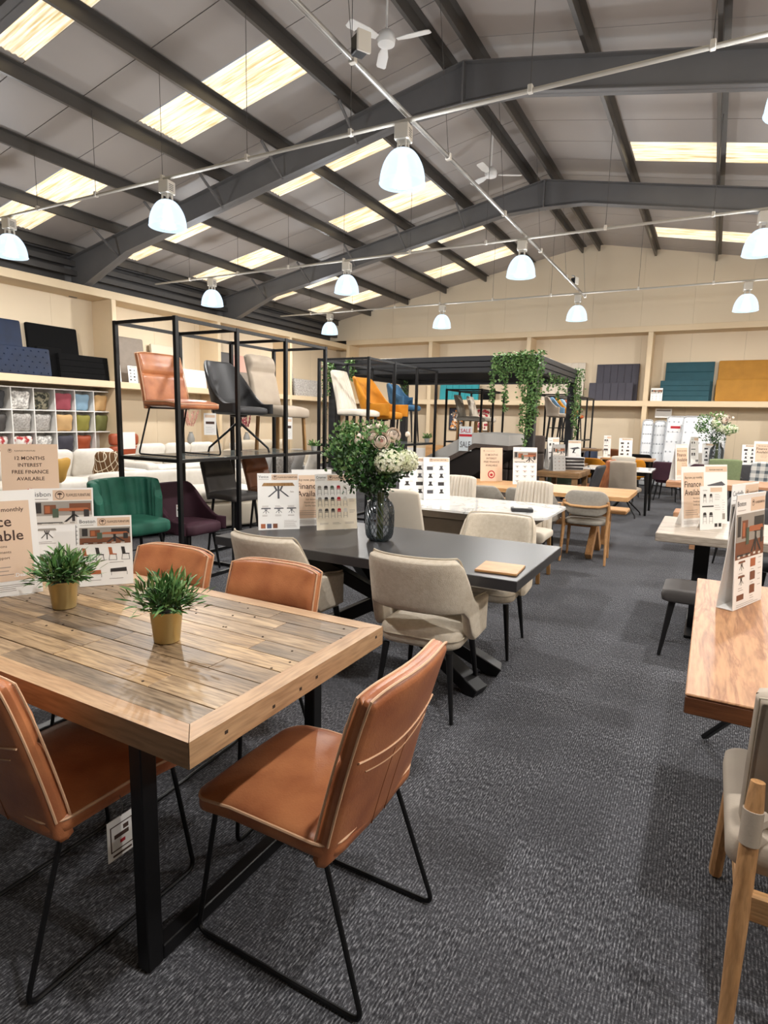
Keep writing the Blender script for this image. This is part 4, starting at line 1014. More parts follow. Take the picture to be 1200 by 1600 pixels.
# ---------------------------------------------------------------- sofas on the left
def cushion(t, name, m, w, d, h, c, rz=0, tilt=0, p=3.2, r=.06):
    M = Matrix.Translation(c) @ Matrix.Rotation(rz, 4, 'Z') @ Matrix.Rotation(tilt, 4, 'X')
    return MB().slab(rrect(w, d, r, 5), h, lambda x, y, ww: tuple(M @ Vector((x, y, ww))), p).build(name, m, t, ang=75)
def sofa(label, loc, rz, W, m, skirt, seats=3, depth=.95, chaise=0, back_h=.86, group=None, backs=True):
    t = thing('sofa', label, 'sofa', loc, rz, group)
    MB().slab(rrect(W, depth, .04, 4), .34, lambda x, y, w: (x, y, .20+w), 9).build('base', skirt, t, ang=60)
    MB().slab(rrect(W-.05, .22, .05, 4), .40, lambda x, y, w: (x, y-depth/2+.12, .54+w), 7).build('back_frame', m, t, ang=60)
    sw = (W-.44)/seats
    for k in range(seats):
        cx = -W/2+.22+sw*(k+.5)
        cushion(t, 'seat_cushion', m, sw-.012, depth-.22, .19, (cx, .08, .455), p=4)
        if backs: cushion(t, 'back_cushion', m, sw-.02, .46, .22, (cx, -depth/2+.30, .72), tilt=R(72), p=2.6, r=.1)
    for sx in (-1, 1): MB().slab(rrect(.24, depth-.02, .08, 4), .52, lambda x, y, w, sx=sx: (sx*(W/2-.12)+x, y, .36+w), 6).build('arm', m, t, ang=60)
    if chaise:
        MB().slab(rrect(.95, 1.0, .04, 4), .34, lambda x, y, w: (x+chaise*(W/2-.47), y+depth/2+.48, .20+w), 9).build('chaise_base', skirt, t, ang=60)
        cushion(t, 'chaise_cushion', m, .92, .98, .19, (chaise*(W/2-.47), depth/2+.47, .455), p=4)
    for sx in (-1, 1):
        for sy in (-1, 1): MB().box((sx*(W/2-.1)-.03, sy*(depth/2-.08)-.03, .002), (sx*(W/2-.1)+.03, sy*(depth/2-.08)+.03, .05), .004).build('foot', 'black_wood', t)
    return t
# sofas face the aisle (+X): rotation -90 deg
sofa('big off-white fabric sofa with loose back cushions behind the plank table signs', (-8.35, 5.35, 0), R(-90), 2.6, 'sofa_white', 'sofa_white', 3, 1.0)
sofa('off-white fabric sofa section with thick seat cushions behind the tan-chair display rack', (-6.15, 5.75, 0), R(-112), 2.3, 'sofa_white', 'sofa_skirt', 2, 1.05, backs=False)
sofa('pale grey fabric sofa between the two long display racks and the side wall', (-6.4, 8.2, 0), R(-90), 1.85, 'sofa_grey', 'sofa_grey', 3)
sofa('off-white fabric sofa near the cushion shelves', (-9.3, 8.6, 0), R(-90), 2.4, 'sofa_white', 'sofa_white', 3)
sofa('beige fabric sofa along the side wall beyond the cushion shelves', (-9.6, 11.6, 0), R(-90), 2.3, 'beige', 'beige', 3)
sofa('burnt orange leather sofa in front of the cushion shelves', (-10.1, 6.35, 0), R(-90), 1.9, 'orange_leather', 'orange_leather', 2, .85) if 0 else None
o = thing('recliner_chair', 'burnt orange leather recliner backs in front of the cushion shelves', 'armchair', (-10.3, 8.25, 0), R(-90))
MB().slab(rrect(.72, .7, .06, 4), .34, lambda x, y, w: (x, y, .28+w), 6).build('seat', 'orange_leather', o, ang=60)
for k in range(2): MB().slab(rrect(.66, .24, .07, 4, 0, .72+.25*k), .18, lambda x, y, w: (x, -.3+w, y), 4).build('back_pad', 'orange_leather', o, ang=60)
MB().box((-.2, -.215, .78), (.12, -.2, 1.12)).build('sheet', 'paper', o)
for sx in (-1, 1): MB().slab(rrect(.12, .7, .05, 4), .4, lambda x, y, w, sx=sx: (sx*.42+x, y, .38+w), 6).build('arm', 'orange_leather', o, ang=60)
MB().box((-.34, -.32, .002), (.34, .32, .1), .01).build('plinth', 'black_wood', o)

def pillow(name, label, m, loc, s, rz, tilt=R(68), group=None, t_=.14, cat='cushion', band=None):
    out = []
    for k in range(32):
        a = 2*PI*k/32; c, sn = math.cos(a), math.sin(a); q = (abs(c)**5+abs(sn)**5)**(-1/5)
        pin = 1-.06*math.cos(4*a); out.append((c*q*s/2*pin, sn*q*s/2*pin))
    M = Matrix.Rotation(rz, 4, 'Z') @ Matrix.Rotation(tilt, 4, 'X')
    o = MB().slab(out, t_, lambda x, y, w: tuple(M @ Vector((x, y, w))), 2.1, (.25, .5, .72, .88, .97)).build(name, m, None, ang=75)
    o.location = loc; tag(o, label, cat, group); return o
trm = mat('trellis_print', '#6a4a2c', .85); 
def trellis_mat():
    m = MATS['trellis_print']; nt = m.node_tree; N = nt.nodes; L = nt.links; b = N['Principled BSDF']
    tc = N.new('ShaderNodeTexCoord'); mp = N.new('ShaderNodeMapping'); mp.inputs['Rotation'].default_value = (0, 0, R(45)); mp.inputs['Scale'].default_value = (9, 9, 9)
    L.new(tc.outputs['Generated'], mp.inputs[0]) ; 
    br = N.new('ShaderNodeTexBrick'); br.inputs['Color1'].default_value = lin('#6a4a2c'); br.inputs['Color2'].default_value = lin('#6a4a2c'); br.inputs['Mortar'].default_value = lin('#e8dcc4')
    br.offset = 0; br.inputs['Scale'].default_value = .35; br.inputs['Mortar Size'].default_value = .035; br.inputs['Brick Width'].default_value = .6; br.inputs['Row Height'].default_value = .6
    L.new(mp.outputs[0], br.inputs['Vector']); L.new(br.outputs['Color'], b.inputs['Base Color'])
trellis_mat()
pillow('cushion', 'brown and white trellis cushion on the big off-white sofa', 'trellis_print', (-7.75, 4.55, .70), .36, R(-60))
pillow('cushion', 'dull gold velvet cushion leaning on the big off-white sofa', 'gold_velvet', (-7.72, 4.95, .71), .37, R(-70))
pillow('cushion', 'brown trellis cushion at the back of the big off-white sofa near the rack post', 'trellis_print', (-8.05, 5.95, .74), .40, R(-100))
pillow('cushion', 'brown patterned cushion behind the gold velvet cushion', 'leafprint', (-8.02, 4.85, .74), .40, R(-80))
pillow('cushion', 'small grey cushion on the pale grey sofa', 'silver', (-6.1, 7.75, .74), .40, R(-95))
pillow('cushion', 'off-white cushion on the pale grey sofa', 'sofa_white', (-6.1, 8.6, .74), .40, R(-85))
pillow('cushion', 'emerald green cushion beside the taupe chair on the tan-chair rack', 'green_velvet', (-5.35, 7.55, 1.78), .46, R(-80)) if 0 else None

# ---------------------------------------------------------------- cube shelving with cushions
def cube_shelf():
    t = thing('cube_shelf', 'white cube shelving unit filled with cushions under the side wall ledge', 'shelf', (-11.39, 0, 0))
    ys = [5.06+.409*k for k in range(9)]; zs = [.305+.405*k for k in range(5)]; d = .36
    MB().box((0, ys[0], .30), (.012, ys[-1], zs[-1])).build('back_panel', 'shelf_white', t)
    for y_ in ys: MB().box((.013, y_-.01, .012), (d, y_+.01, zs[-1]+.01), .002).build('divider', 'shelf_white', t)
    for z in zs:
        for k in range(8): MB().box((.013, ys[k]+.0105, z-.01), (d, ys[k+1]-.0105, z+.01), .001).build('shelf', 'shelf_white', t)
    return ys, zs
ys, zs = cube_shelf()
CUS = {(3, 3): ('whiteprint', 'silver-white patterned'), (4, 3): ('leafprint', 'dark leaf-print'), (5, 3): ('rose', 'rose pink'), (6, 3): ('lightblue', 'pale blue'), (7, 3): ('tancush', 'cream ribbed'),
       (3, 2): ('silver', 'crushed silver'), (4, 2): ('silver', 'grey striped'), (5, 2): ('tancush', 'tan'), (6, 2): ('olive', 'olive gold velvet'), (7, 2): ('olive2', 'moss green'),
       (2, 3): ('charcoal', 'charcoal'), (2, 2): ('dark_pu', 'dark grey'), (3, 1): ('redprint', 'red and white printed'), (4, 1): ('whiteprint', 'pale grey sheen'), (5, 1): ('slate_velvet', 'near-black'), (6, 1): ('orange_leather', 'burnt orange'), (2, 1): ('redprint', 'small red-print')}
ROWN = {3: 'top', 2: 'second', 1: 'third'}
for (k, r_), (m, nm) in CUS.items():
    pillow('cushion', '%s cushion in the %s row of the white cube shelving' % (nm, ROWN[r_]), m, (-11.15+.03*(k % 2), ys[k]+.20, zs[r_]+.165+.01), .33, R(-90+(k*7 % 5-2)*5), R(76), 'cushions in the cube shelving', .13)

# ---------------------------------------------------------------- headboards on the ledges
def headboard(label, loc, rz, w, h, m, style='plain', th=.09, tilt=6, group='headboards on the wall ledge'):
    t = thing('headboard', label, 'headboard', loc, rz, group)   # local: front faces -Y, base at z=0
    k = math.tan(R(tilt))
    n = {'plain': 1, 'vert': 6, 'horiz': 1, 'button': 1}[style]
    if style == 'vert':
        for j in range(n):
            MB().slab(rrect(w/n-.001, h, .006, 2, -w/2+w/n*(j+.5), h/2, sub=3), th, lambda x, z, q: (x, k*z+q, z+.003), 9).build('panel', m, t, ang=60)
    elif style == 'horiz':
        for j in range(4):
            MB().slab(rrect(w, h/4-.001, .006, 2, 0, h/4*(j+.5), sub=4), th, lambda x, z, q: (x, k*z+q, z+.003), 14).build('panel', m, t, ang=60)
    else:
        MB().slab(rrect(w, h, .03, 4, 0, h/2, sub=6), th, lambda x, z, q: (x, k*z+q, z+.003), 10).build('panel', m, t, ang=60)
        if style == 'button':
            for r_ in range(5):
                for j in range(8 if r_ % 2 else 9):
                    x = -w/2+w/9*(j+.5+(.5 if r_ % 2 else 0)); z = h*(r_+.6)/5.2
                    MB().ball((x, k*z-th/2-.002, z), .014, 8, 5).build('button', m, t)
                    MB().lathe([(.035, 0), (.022, .006), (.001, .007)], 8).v if 0 else None
    return t
wy = YE+.30
headboard('tall charcoal plush headboard beside the shelf post', (-2.42, wy+.12, SHZ), 0, 1.08, .99, 'slate_velvet', 'vert')
headboard('low slate grey panelled headboard in front of the tall charcoal one', (-2.53, wy-.10, SHZ), 0, 1.12, .48, 'slate_velvet', 'vert')
headboard('tall dark teal headboard beside the small white board', (-.68, wy+.12, SHZ), 0, 1.12, 1.0, 'teal_velvet', 'horiz')
headboard('low dark teal headboard in front of the tall teal one', (-.75, wy-.10, SHZ), 0, 1.14, .52, 'teal_velvet', 'horiz')
headboard('tall ochre velvet headboard on the gable wall ledge', (.62, wy+.12, SHZ), 0, 1.3, 1.02, 'ochre_velvet')
headboard('low ochre velvet headboard in front of the tall ochre one', (.60, wy-.10, SHZ), 0, 1.3, .54, 'ochre_velvet')
headboard('cream panelled tall headboard above the slim ivy-covered pergola post', (-3.85, wy+.12, SHZ), 0, 1.15, 1.05, 'plain_cream', 'vert')
headboard('turquoise panelled headboard seen under the pergola beam', (-6.9, wy-.05, SHZ), 0, 1.25, .52, 'turquoise', 'vert')
headboard('black low headboard next to the turquoise one', (-5.95, wy-.05, SHZ), 0, .4, .3, 'black_fabric')
headboard('tall navy button-back headboard on the side wall ledge', (-11.2, 6.05, SHZ), R(90), 1.25, .98, 'navy_velvet', 'plain')
headboard('low navy button-back headboard in front of the tall navy one', (-10.98, 6.4, SHZ), R(90), 1.25, .50, 'navy_velvet', 'button')
headboard('tall black headboard on the side wall ledge', (-11.2, 7.28, SHZ), R(90), 1.0, .98, 'black_fabric')
headboard('low black ribbed headboard in front of the tall black one', (-10.98, 7.72, SHZ), R(90), 1.05, .46, 'black_fabric', 'horiz')
headboard('low black headboard between the navy and ribbed black headboards', (-11.08, 7.1, SHZ), R(90), .5, .55, 'black_fabric')
headboard('taupe textured headboard behind the rack tan chair', (-11.2, 9.02, SHZ), R(90), .68, .98, 'stone_grey')
headboard('cream framed headboard behind the black rack chair', (-11.2, 10.05, SHZ), R(90), .95, .92, 'beige')
headboard('long white low bed end on the side wall ledge', (-10.98, 10.2, SHZ), R(90), 1.5, .42, 'white_paint')
headboard('dusty pink headboard behind the taupe rack chair', (-11.2, 12.6, SHZ), R(90), .8, .95, 'pink')
headboard('dark grey headboard on the side wall ledge before the pink one', (-11.2, 11.85, SHZ), R(90), .5, .98, 'dark_pu')
headboard('low dark grey headboard in front of the pink one', (-10.98, 12.35, SHZ), R(90), .9, .5, 'stone_grey')
headboard('silver tufted headboard on the side wall ledge beside the grey patterned one', (-10.98, 15.2, SHZ), R(90), 1.4, .5, 'silver', 'button')
headboard('grey patterned headboard before the silver tufted one', (-11.2, 14.45, SHZ), R(90), .6, .95, 'silver')

# ---------------------------------------------------------------- mattresses leaning on the gable wall
def mattress(label, x, yb, w, h, th, rz, lean, side='mattress_side'):
    t = thing('mattress', label, 'mattress', (x, yb, 0), rz, 'mattresses leaning by the gable wall')
    k = math.sin(R(lean))
    f = lambda a, z, q: (a, k*z+q*math.cos(R(lean)), z*math.cos(R(lean))+.02-q*k)
    MB().slab(rrect(w, h, .07, 5, 0, h/2, sub=5), th, f, 8).build('core', 'mattress', t, ang=60)
    for q in (-th*.42, th*.42):
        MB().tube([f(a, z, q) for a, z in rrect(w+.012, h+.012, .075, 5, 0, h/2+.006, sub=5)], .012, 6, closed=True).build('piping', side, t)
    for r_ in range(7):
        for j in range(4):
            a = -w/2+w*(j+.5)/4; z = h*(r_+.5)/7
            MB().ball(f(a, z, -th/2), .022, 7, 4).build('tuft', side, t)
    return t
mattress('white mattress edge-on with dark zig-zag side band beside the shelf post', -1.46, 16.45, .22, 1.62, .28, R(2), 8)
mattress('white diamond-quilted mattress beside the edge-on mattress', -1.20, 16.62, .26, 1.6, .22, R(-4), 8)
m3 = mattress('pale blue-white mattress with a red label leaning on the gable wall', -.84, 16.32, .42, 1.72, .24, R(-10), 9)
mattress('deep-buttoned white mattress leaning in the row', -.36, 15.95, .62, 1.72, .26, R(-8), 9)
mattress('plain white mattress beside the deep-buttoned one', .10, 16.55, .30, 1.66, .2, R(-4), 8)
o = MB().box((-.12, -.004, 0), (.12, .004, .2)).build('mattress_label', 'paper', m3, loc=(0, .088, 1.36))
MB().box((-.11, -.006, .09), (.11, -.0045, .15)).build('print', 'ink_red', o)
o = MB().box((-.2, -.004, 0), (.2, .004, .24)).build('price_board', 'paper', None, loc=(-1.2, YE+.46, 1.72)); tag(o, 'white price board on the wall above the leaning mattresses', 'sign')
MB().box((-.17, -.006, .17), (.17, -.0045, .20)).build('print', 'ink_soft', o)
# pictures on the far wall beneath the ledge
def picture(label, x, z, w, h, seed, cols, y_=YE+.55):
    t = thing('wall_picture', label, 'picture', (x, y_, z)); rnd = random.Random(seed)
    MB().box((-w/2, -.012, -h/2), (w/2, .012, h/2), .003).build('canvas', cols[0], t)
    for c in cols[1:]:
        mb = MB()
        for k in range(26):
            cx, cz = rnd.uniform(-w/2+.05, w/2-.05), rnd.uniform(-h/2+.05, h/2-.05); r_ = rnd.uniform(.02, .05); n = 7; a0 = rnd.random()*6
            out = [(cx+r_*math.cos(a0+2*PI*q/n)*rnd.uniform(.6, 1.2), cz+r_*math.sin(a0+2*PI*q/n)*rnd.uniform(.6, 1.2)) for q in range(n)]
            mb.add([(a, -.0135-.0003*k*.1, b_) for a, b_ in out], [tuple(range(n))])
        mb.build('paint', c, t)['kind'] = 'stuff'
    mb = MB(); f = .015
    for lo, hi in (((-w/2-f, -.018, -h/2-f), (-w/2, .012, h/2+f)), ((w/2, -.018, -h/2-f), (w/2+f, .012, h/2+f)), ((-w/2, -.018, h/2), (w/2, .012, h/2+f)), ((-w/2, -.018, -h/2-f), (w/2, .012, -h/2))): mb.box(lo, hi)
    mb.build('frame', 'black_metal', t)
picture('abstract navy, orange and cream patterned picture under the ledge', -7.05, 1.57, .48, .66, 3, ('art_navy', 'art_orange', 'art_cream', 'ph_grey'))
picture('white picture with dark red shapes beside the patterned picture', -6.2, 1.57, .45, .66, 8, ('art_cream', 'ink_red', 'rose'))
# cabinets and occasional pieces along the left side
def sideboard(label, loc, rz, w, d, h, m, doors=3):
    t = thing('sideboard', label, 'cabinet', loc, rz)
    MB().box((-w/2, -d/2, .12), (w/2, d/2, h), .006).build('body', m, t)
    for k in range(doors):
        x0 = -w/2+w/doors*k+.008; x1 = x0+w/doors-.016; dr = MB().box((x0, -d/2-.018, .14), (x1, -d/2-.001, h-.02), .004).build('door', m, t)
        MB().box((x1-.04, -d/2-.03, h*.5), (x1-.025, -d/2-.019, h*.5+.12), .002).build('handle', 'brass', dr)
    for sx in (-1, 1):
        for sy in (-1, 1): MB().box((sx*(w/2-.05)-.025, sy*(d/2-.05)-.025, .002), (sx*(w/2-.05)+.025, sy*(d/2-.05)+.025, .119), .003).build('foot', 'black_wood', t)
sideboard('pale grey sideboard on the side wall carrying pampas vase', (-10.9, 10.2, 0), R(90), 1.9, .42, .82, 'beige')
sideboard('white sideboard on the side wall carrying dried flowers', (-10.9, 12.8, 0), R(90), 1.9, .42, .8, 'white_paint')
sideboard('low oak cabinet under the pictures by the gable wall', (-6.9, 17.2, 0), 0, 1.8, .42, .75, 'oak_x')
# ---------------------------------------------------------------- lettering and printed signs
TXT = {}
def text_mesh(s, bold):
    key = (s, bold)
    if key in TXT: return TXT[key]
    cu = bpy.data.curves.new('txt', 'FONT'); cu.body = s; cu.size = 1.0; cu.resolution_u = 2; cu.offset = .011 if bold else 0.0
    o = bpy.data.objects.new('txt', cu); COL.objects.link(o); bpy.context.view_layer.update()
    dg = bpy.context.evaluated_depsgraph_get(); me = bpy.data.meshes.new_from_object(o.evaluated_get(dg))
    bpy.data.objects.remove(o); bpy.data.curves.remove(cu)
    vs = [(v.co.x, v.co.y) for v in me.vertices]; fs = [tuple(p.vertices) for p in me.polygons]
    x0 = min(v[0] for v in vs); x1 = max(v[0] for v in vs); bpy.data.meshes.remove(me)
    TXT[key] = (vs, fs, x0, x1); return TXT[key]
class Sheet:
    """flat print on a board: x right, z up, printed face at -Y"""
    def __init__(s, M=None): s.mb = {}; s.n = 0
    def _m(s, m, nm): return s.mb.setdefault((m, nm), MB())
    def rect(s, x0, z0, x1, z1, m, nm='print', lay=1):
        y = -.0004*lay; s._m(m, nm).add([(x0, y, z0), (x1, y, z0), (x1, y, z1), (x0, y, z1)], [(0, 1, 2, 3)])
    def poly(s, pts, m, nm='print', lay=1):
        s._m(m, nm).add([(x, -.0004*lay, z) for x, z in pts], [tuple(range(len(pts)))])
    def text(s, t, x, z, h, m='ink', align='c', bold=True, lay=2, maxw=None):
        vs, fs, a, b_ = text_mesh(t, bold); k = h/.72; w = (b_-a)*k; kx = k
        if maxw and w > maxw: kx = k*maxw/w; w = maxw
        ox = x-w/2 if align == 'c' else x if align == 'l' else x-w
        s._m(m, 'lettering').add([(ox+(vx-a)*kx, -.0004*lay, z+vy*k) for vx, vy in vs], fs)
    def lines(s, x0, x1, z, n, dz, m='ink_soft', h=.0018, seed=1):
        rnd = random.Random(seed)
        for k in range(n): s.rect(x0, z-k*dz, x0+(x1-x0)*rnd.uniform(.7, 1), z-k*dz+h, m, 'small_print', 2)
    def logo(s, x, z, r, m='ink'):
        n = 16
        for a in range(n):
            t0, t1 = 2*PI*a/n, 2*PI*(a+1)/n
            s.poly([(x+r*math.cos(t0), z+r*math.sin(t0)), (x+r*math.cos(t1), z+r*math.sin(t1)), (x+.86*r*math.cos(t1), z+.86*r*math.sin(t1)), (x+.86*r*math.cos(t0), z+.86*r*math.sin(t0))], m, 'logo', 2)
        s.rect(x-.07*r, z-.7*r, x+.07*r, z+.3*r, m, 'logo', 2)
        s.poly([(x-.6*r, z+.15*r), (x, z+.05*r), (x+.6*r, z+.15*r), (x+.35*r, z+.5*r), (x, z+.6*r), (x-.35*r, z+.5*r)], m, 'logo', 2)
    def emit(s, parent, M):
        for (m, nm), mb in s.mb.items():
            mb.v = [tuple(M @ Vector(v)) for v in mb.v]; mb.build(nm, m, parent)['kind'] = 'stuff'
def d_chair(s, x, z, h, m):
    w = h*.62
    s.poly([(x-w*.45, z+h), (x-w*.05, z+h*.97), (x+w*.05, z+h*.5), (x-w*.32, z+h*.48)], m, 'drawing', 2); s.poly([(x-w*.35, z+h*.52), (x+w*.5, z+h*.47), (x+w*.48, z+h*.4), (x-w*.32, z+h*.42)], m, 'drawing', 2)
    for a, b_ in ((-.3, -.4), (.42, .5)): s.poly([(x+w*a-.001, z+h*.42), (x+w*a+.001, z+h*.42), (x+w*b_+.001, z), (x+w*b_-.001, z)], 'ph_dark', 'drawing', 2)
    s.rect(x-w*.4, z, x+w*.5, z+.0015, 'ph_dark', 'drawing', 2)
def d_stool(s, x, z, h, m):
    w = h*.42
    s.poly([(x-w*.5, z+h*.72), (x+w*.5, z+h*.72), (x+w*.42, z+h*.94), (x+w*.25, z+h), (x-w*.25, z+h), (x-w*.42, z+h*.94)], m, 'drawing', 2); s.rect(x-w*.5, z+h*.6, x+w*.5, z+h*.68, m, 'drawing', 2)
    for a in (-.42, .42): s.poly([(x+w*a-.001, z+h*.6), (x+w*a+.001, z+h*.6), (x+w*a*1.15+.001, z), (x+w*a*1.15-.001, z)], 'ph_dark', 'drawing', 2)
    s.rect(x-w*.48, z+h*.2, x+w*.48, z+h*.2+.0012, 'ph_dark', 'drawing', 2)
def d_table(s, x, z, w, h, top='ph_brown', lm='ph_dark'):
    s.poly([(x-w/2, z+h*.8), (x+w/2, z+h*.8), (x+w*.44, z+h), (x-w*.44, z+h)], top, 'drawing', 2)
    q = w*.03
    for a, b_ in ((-.12, -.3), (.12, .3)):
        s.poly([(x+w*a-q, z+h*.8), (x+w*a+q, z+h*.8), (x+w*a*.4+q, z+h*.5), (x+w*a*.4-q, z+h*.5)], lm, 'drawing', 2); s.poly([(x+w*a*.4-q, z+h*.55), (x+w*a*.4+q, z+h*.55), (x+w*b_+q, z+h*.12), (x+w*b_-q, z+h*.12)], lm, 'drawing', 2)
    s.rect(x-q, z, x+q, z+h*.8, lm, 'drawing', 2)
def d_bench(s, x, z, w, m):
    h = w*.45
    s.poly([(x-w/2, z+h*.45), (x+w*.42, z+h*.45), (x+w*.40, z+h), (x-w*.48, z+h*.9)], m, 'drawing', 2)
    for a in (-.45, .42): s.rect(x+w*a, z, x+w*a+.0015, z+h*.45, 'ph_dark', 'drawing', 2)
def d_room(s, x0, z0, x1, z1, seed=0):
    """small photo of a dining room"""
    W, Hh = x1-x0, z1-z0; P = lambda u, v: (x0+u*W, z0+v*Hh)
    R_ = lambda u0, v0, u1, v1, m, l: s.rect(*P(u0, v0), *P(u1, v1), m, 'photo_print', l)
    R_(0, 0, 1, 1, 'ph_grey', 1); R_(0, 0, 1, .38, 'ph_light' if seed % 2 else 'ph_brown', 2); R_(.05, .5, .16, .95, 'ph_dark', 2); R_(.2, .45, .4, .85, 'ph_brown', 2); R_(.22, .5, .3, .8, 'ph_orange', 3); R_(.62, .55, .98, .9, 'ph_dark' if seed % 2 == 0 else 'ph_brown', 2)
    s.poly([P(.4, .58), P(.98, .56), P(.92, .7), (P(.46, .7))], 'ph_orange', 'photo_print', 4)
    R_(.66, .12, .71, .57, 'ph_dark', 4); s.poly([P(.52, .1), P(.57, .1), P(.72, .42), P(.67, .42)], 'ph_dark', 'photo_print', 4); s.poly([P(.85, .1), P(.9, .1), P(.72, .42), P(.67, .42)], 'ph_dark', 'photo_print', 4)
    R_(.34, .3, .44, .68, 'ph_green', 5); R_(.86, .28, .95, .62, 'ph_dark', 5); R_(.05, .06, .5, .10, 'ph_dark', 3)
    for k in range(5): R_(.08+.18*k, .02+.02*(k % 2), .16+.18*k, .07+.02*(k % 2), 'ph_light' if seed % 2 == 0 else 'ph_grey', 3)
def header(s, w, h, name, frac=.36, hb=None):
    hb = hb or h*.115; z1 = h-.008; z0 = z1-hb
    s.rect(-w/2+w*frac, z0, w/2-.006, z1, 'paper_beige', 'header_band', 1); s.logo(-w/2+w*frac+hb*.6, (z0+z1)/2, hb*.4)
    s.text('FLAWLESS FURNITURE', -w/2+w*frac+hb*1.15, z0+hb*.36, hb*.28, 'ink', 'l', True, maxw=w*(1-frac)-hb*1.4)
    if name: s.text(name, -w/2+.008, z0+hb*.40, hb*.46, 'ink_grey', 'l', False, maxw=w*frac-.014); s.rect(-w/2+.01, z0+hb*.12, -w/2+w*frac*.8, z0+hb*.17, 'ink_soft', 'small_print', 2)
    return z0
def finance(s, w, h, tail=True):
    s.rect(-w*.42, h*.14, w*.42, h*.90, 'paper_beige', 'panel_print', 1)
    s.text('Buy now, pay monthly', 0, h*.80, h*.040, 'ink', 'c', True, maxw=w*.72)
    s.text('Finance', -w*.38, h*.66, h*.10, 'ink', 'l', True, maxw=w*.74); s.text('Available', -w*.38, h*.525, h*.10, 'ink', 'l', True, maxw=w*.78)
    for k, q in enumerate(('Fast decisions', 'Flexible payments', 'Quality support')): s.text(q, -w*.02 if tail else -w*.02, h*(.46-.055*k), h*.027, 'ink', 'l' if not tail else 'c', False, maxw=w*.5)
    s.lines(-w*.36, w*.3, h*.27, 3, h*.035, 'ink_soft', h*.006, 4)
    s.text('.Deal', w*.25, h*.175, h*.035, 'ink_white', 'c', True)
    s.lines(-w*.42, w*.42, h*.10, 4, h*.018, 'ink_soft', h*.004, 2)
def months(s, w, h):
    s.rect(-w/2, 0, w/2, h, 'paper_beige', 'panel_print', 1); s.logo(-w*.34, h*.90, h*.028); s.text('FLAWLESS FURNITURE', -w*.26, h*.888, h*.020, 'ink', 'l', False, maxw=w*.66)
    for k, q in enumerate(('12 MONTHS', 'INTEREST', 'FREE FINANCE', 'AVAILABLE')): s.text(q, 0, h*(.76-.105*k), h*.055, 'ink', 'c', True, maxw=w*.86)
    n = 20; r_ = h*.115; cz = h*.20
    s.poly([(r_*math.cos(2*PI*k/n), cz+r_*1.05*math.sin(2*PI*k/n)) for k in range(n)], 'ink_red', 'badge', 2)
    s.poly([(r_*.72*math.cos(2*PI*k/n), cz+r_*.76*math.sin(2*PI*k/n)) for k in range(n)], 'paper_beige', 'badge', 3)
    s.poly([(r_*.4*math.cos(2*PI*k/n), cz-r_*.1+r_*.35*math.sin(2*PI*k/n)) for k in range(n)], 'ink_red', 'badge', 4)
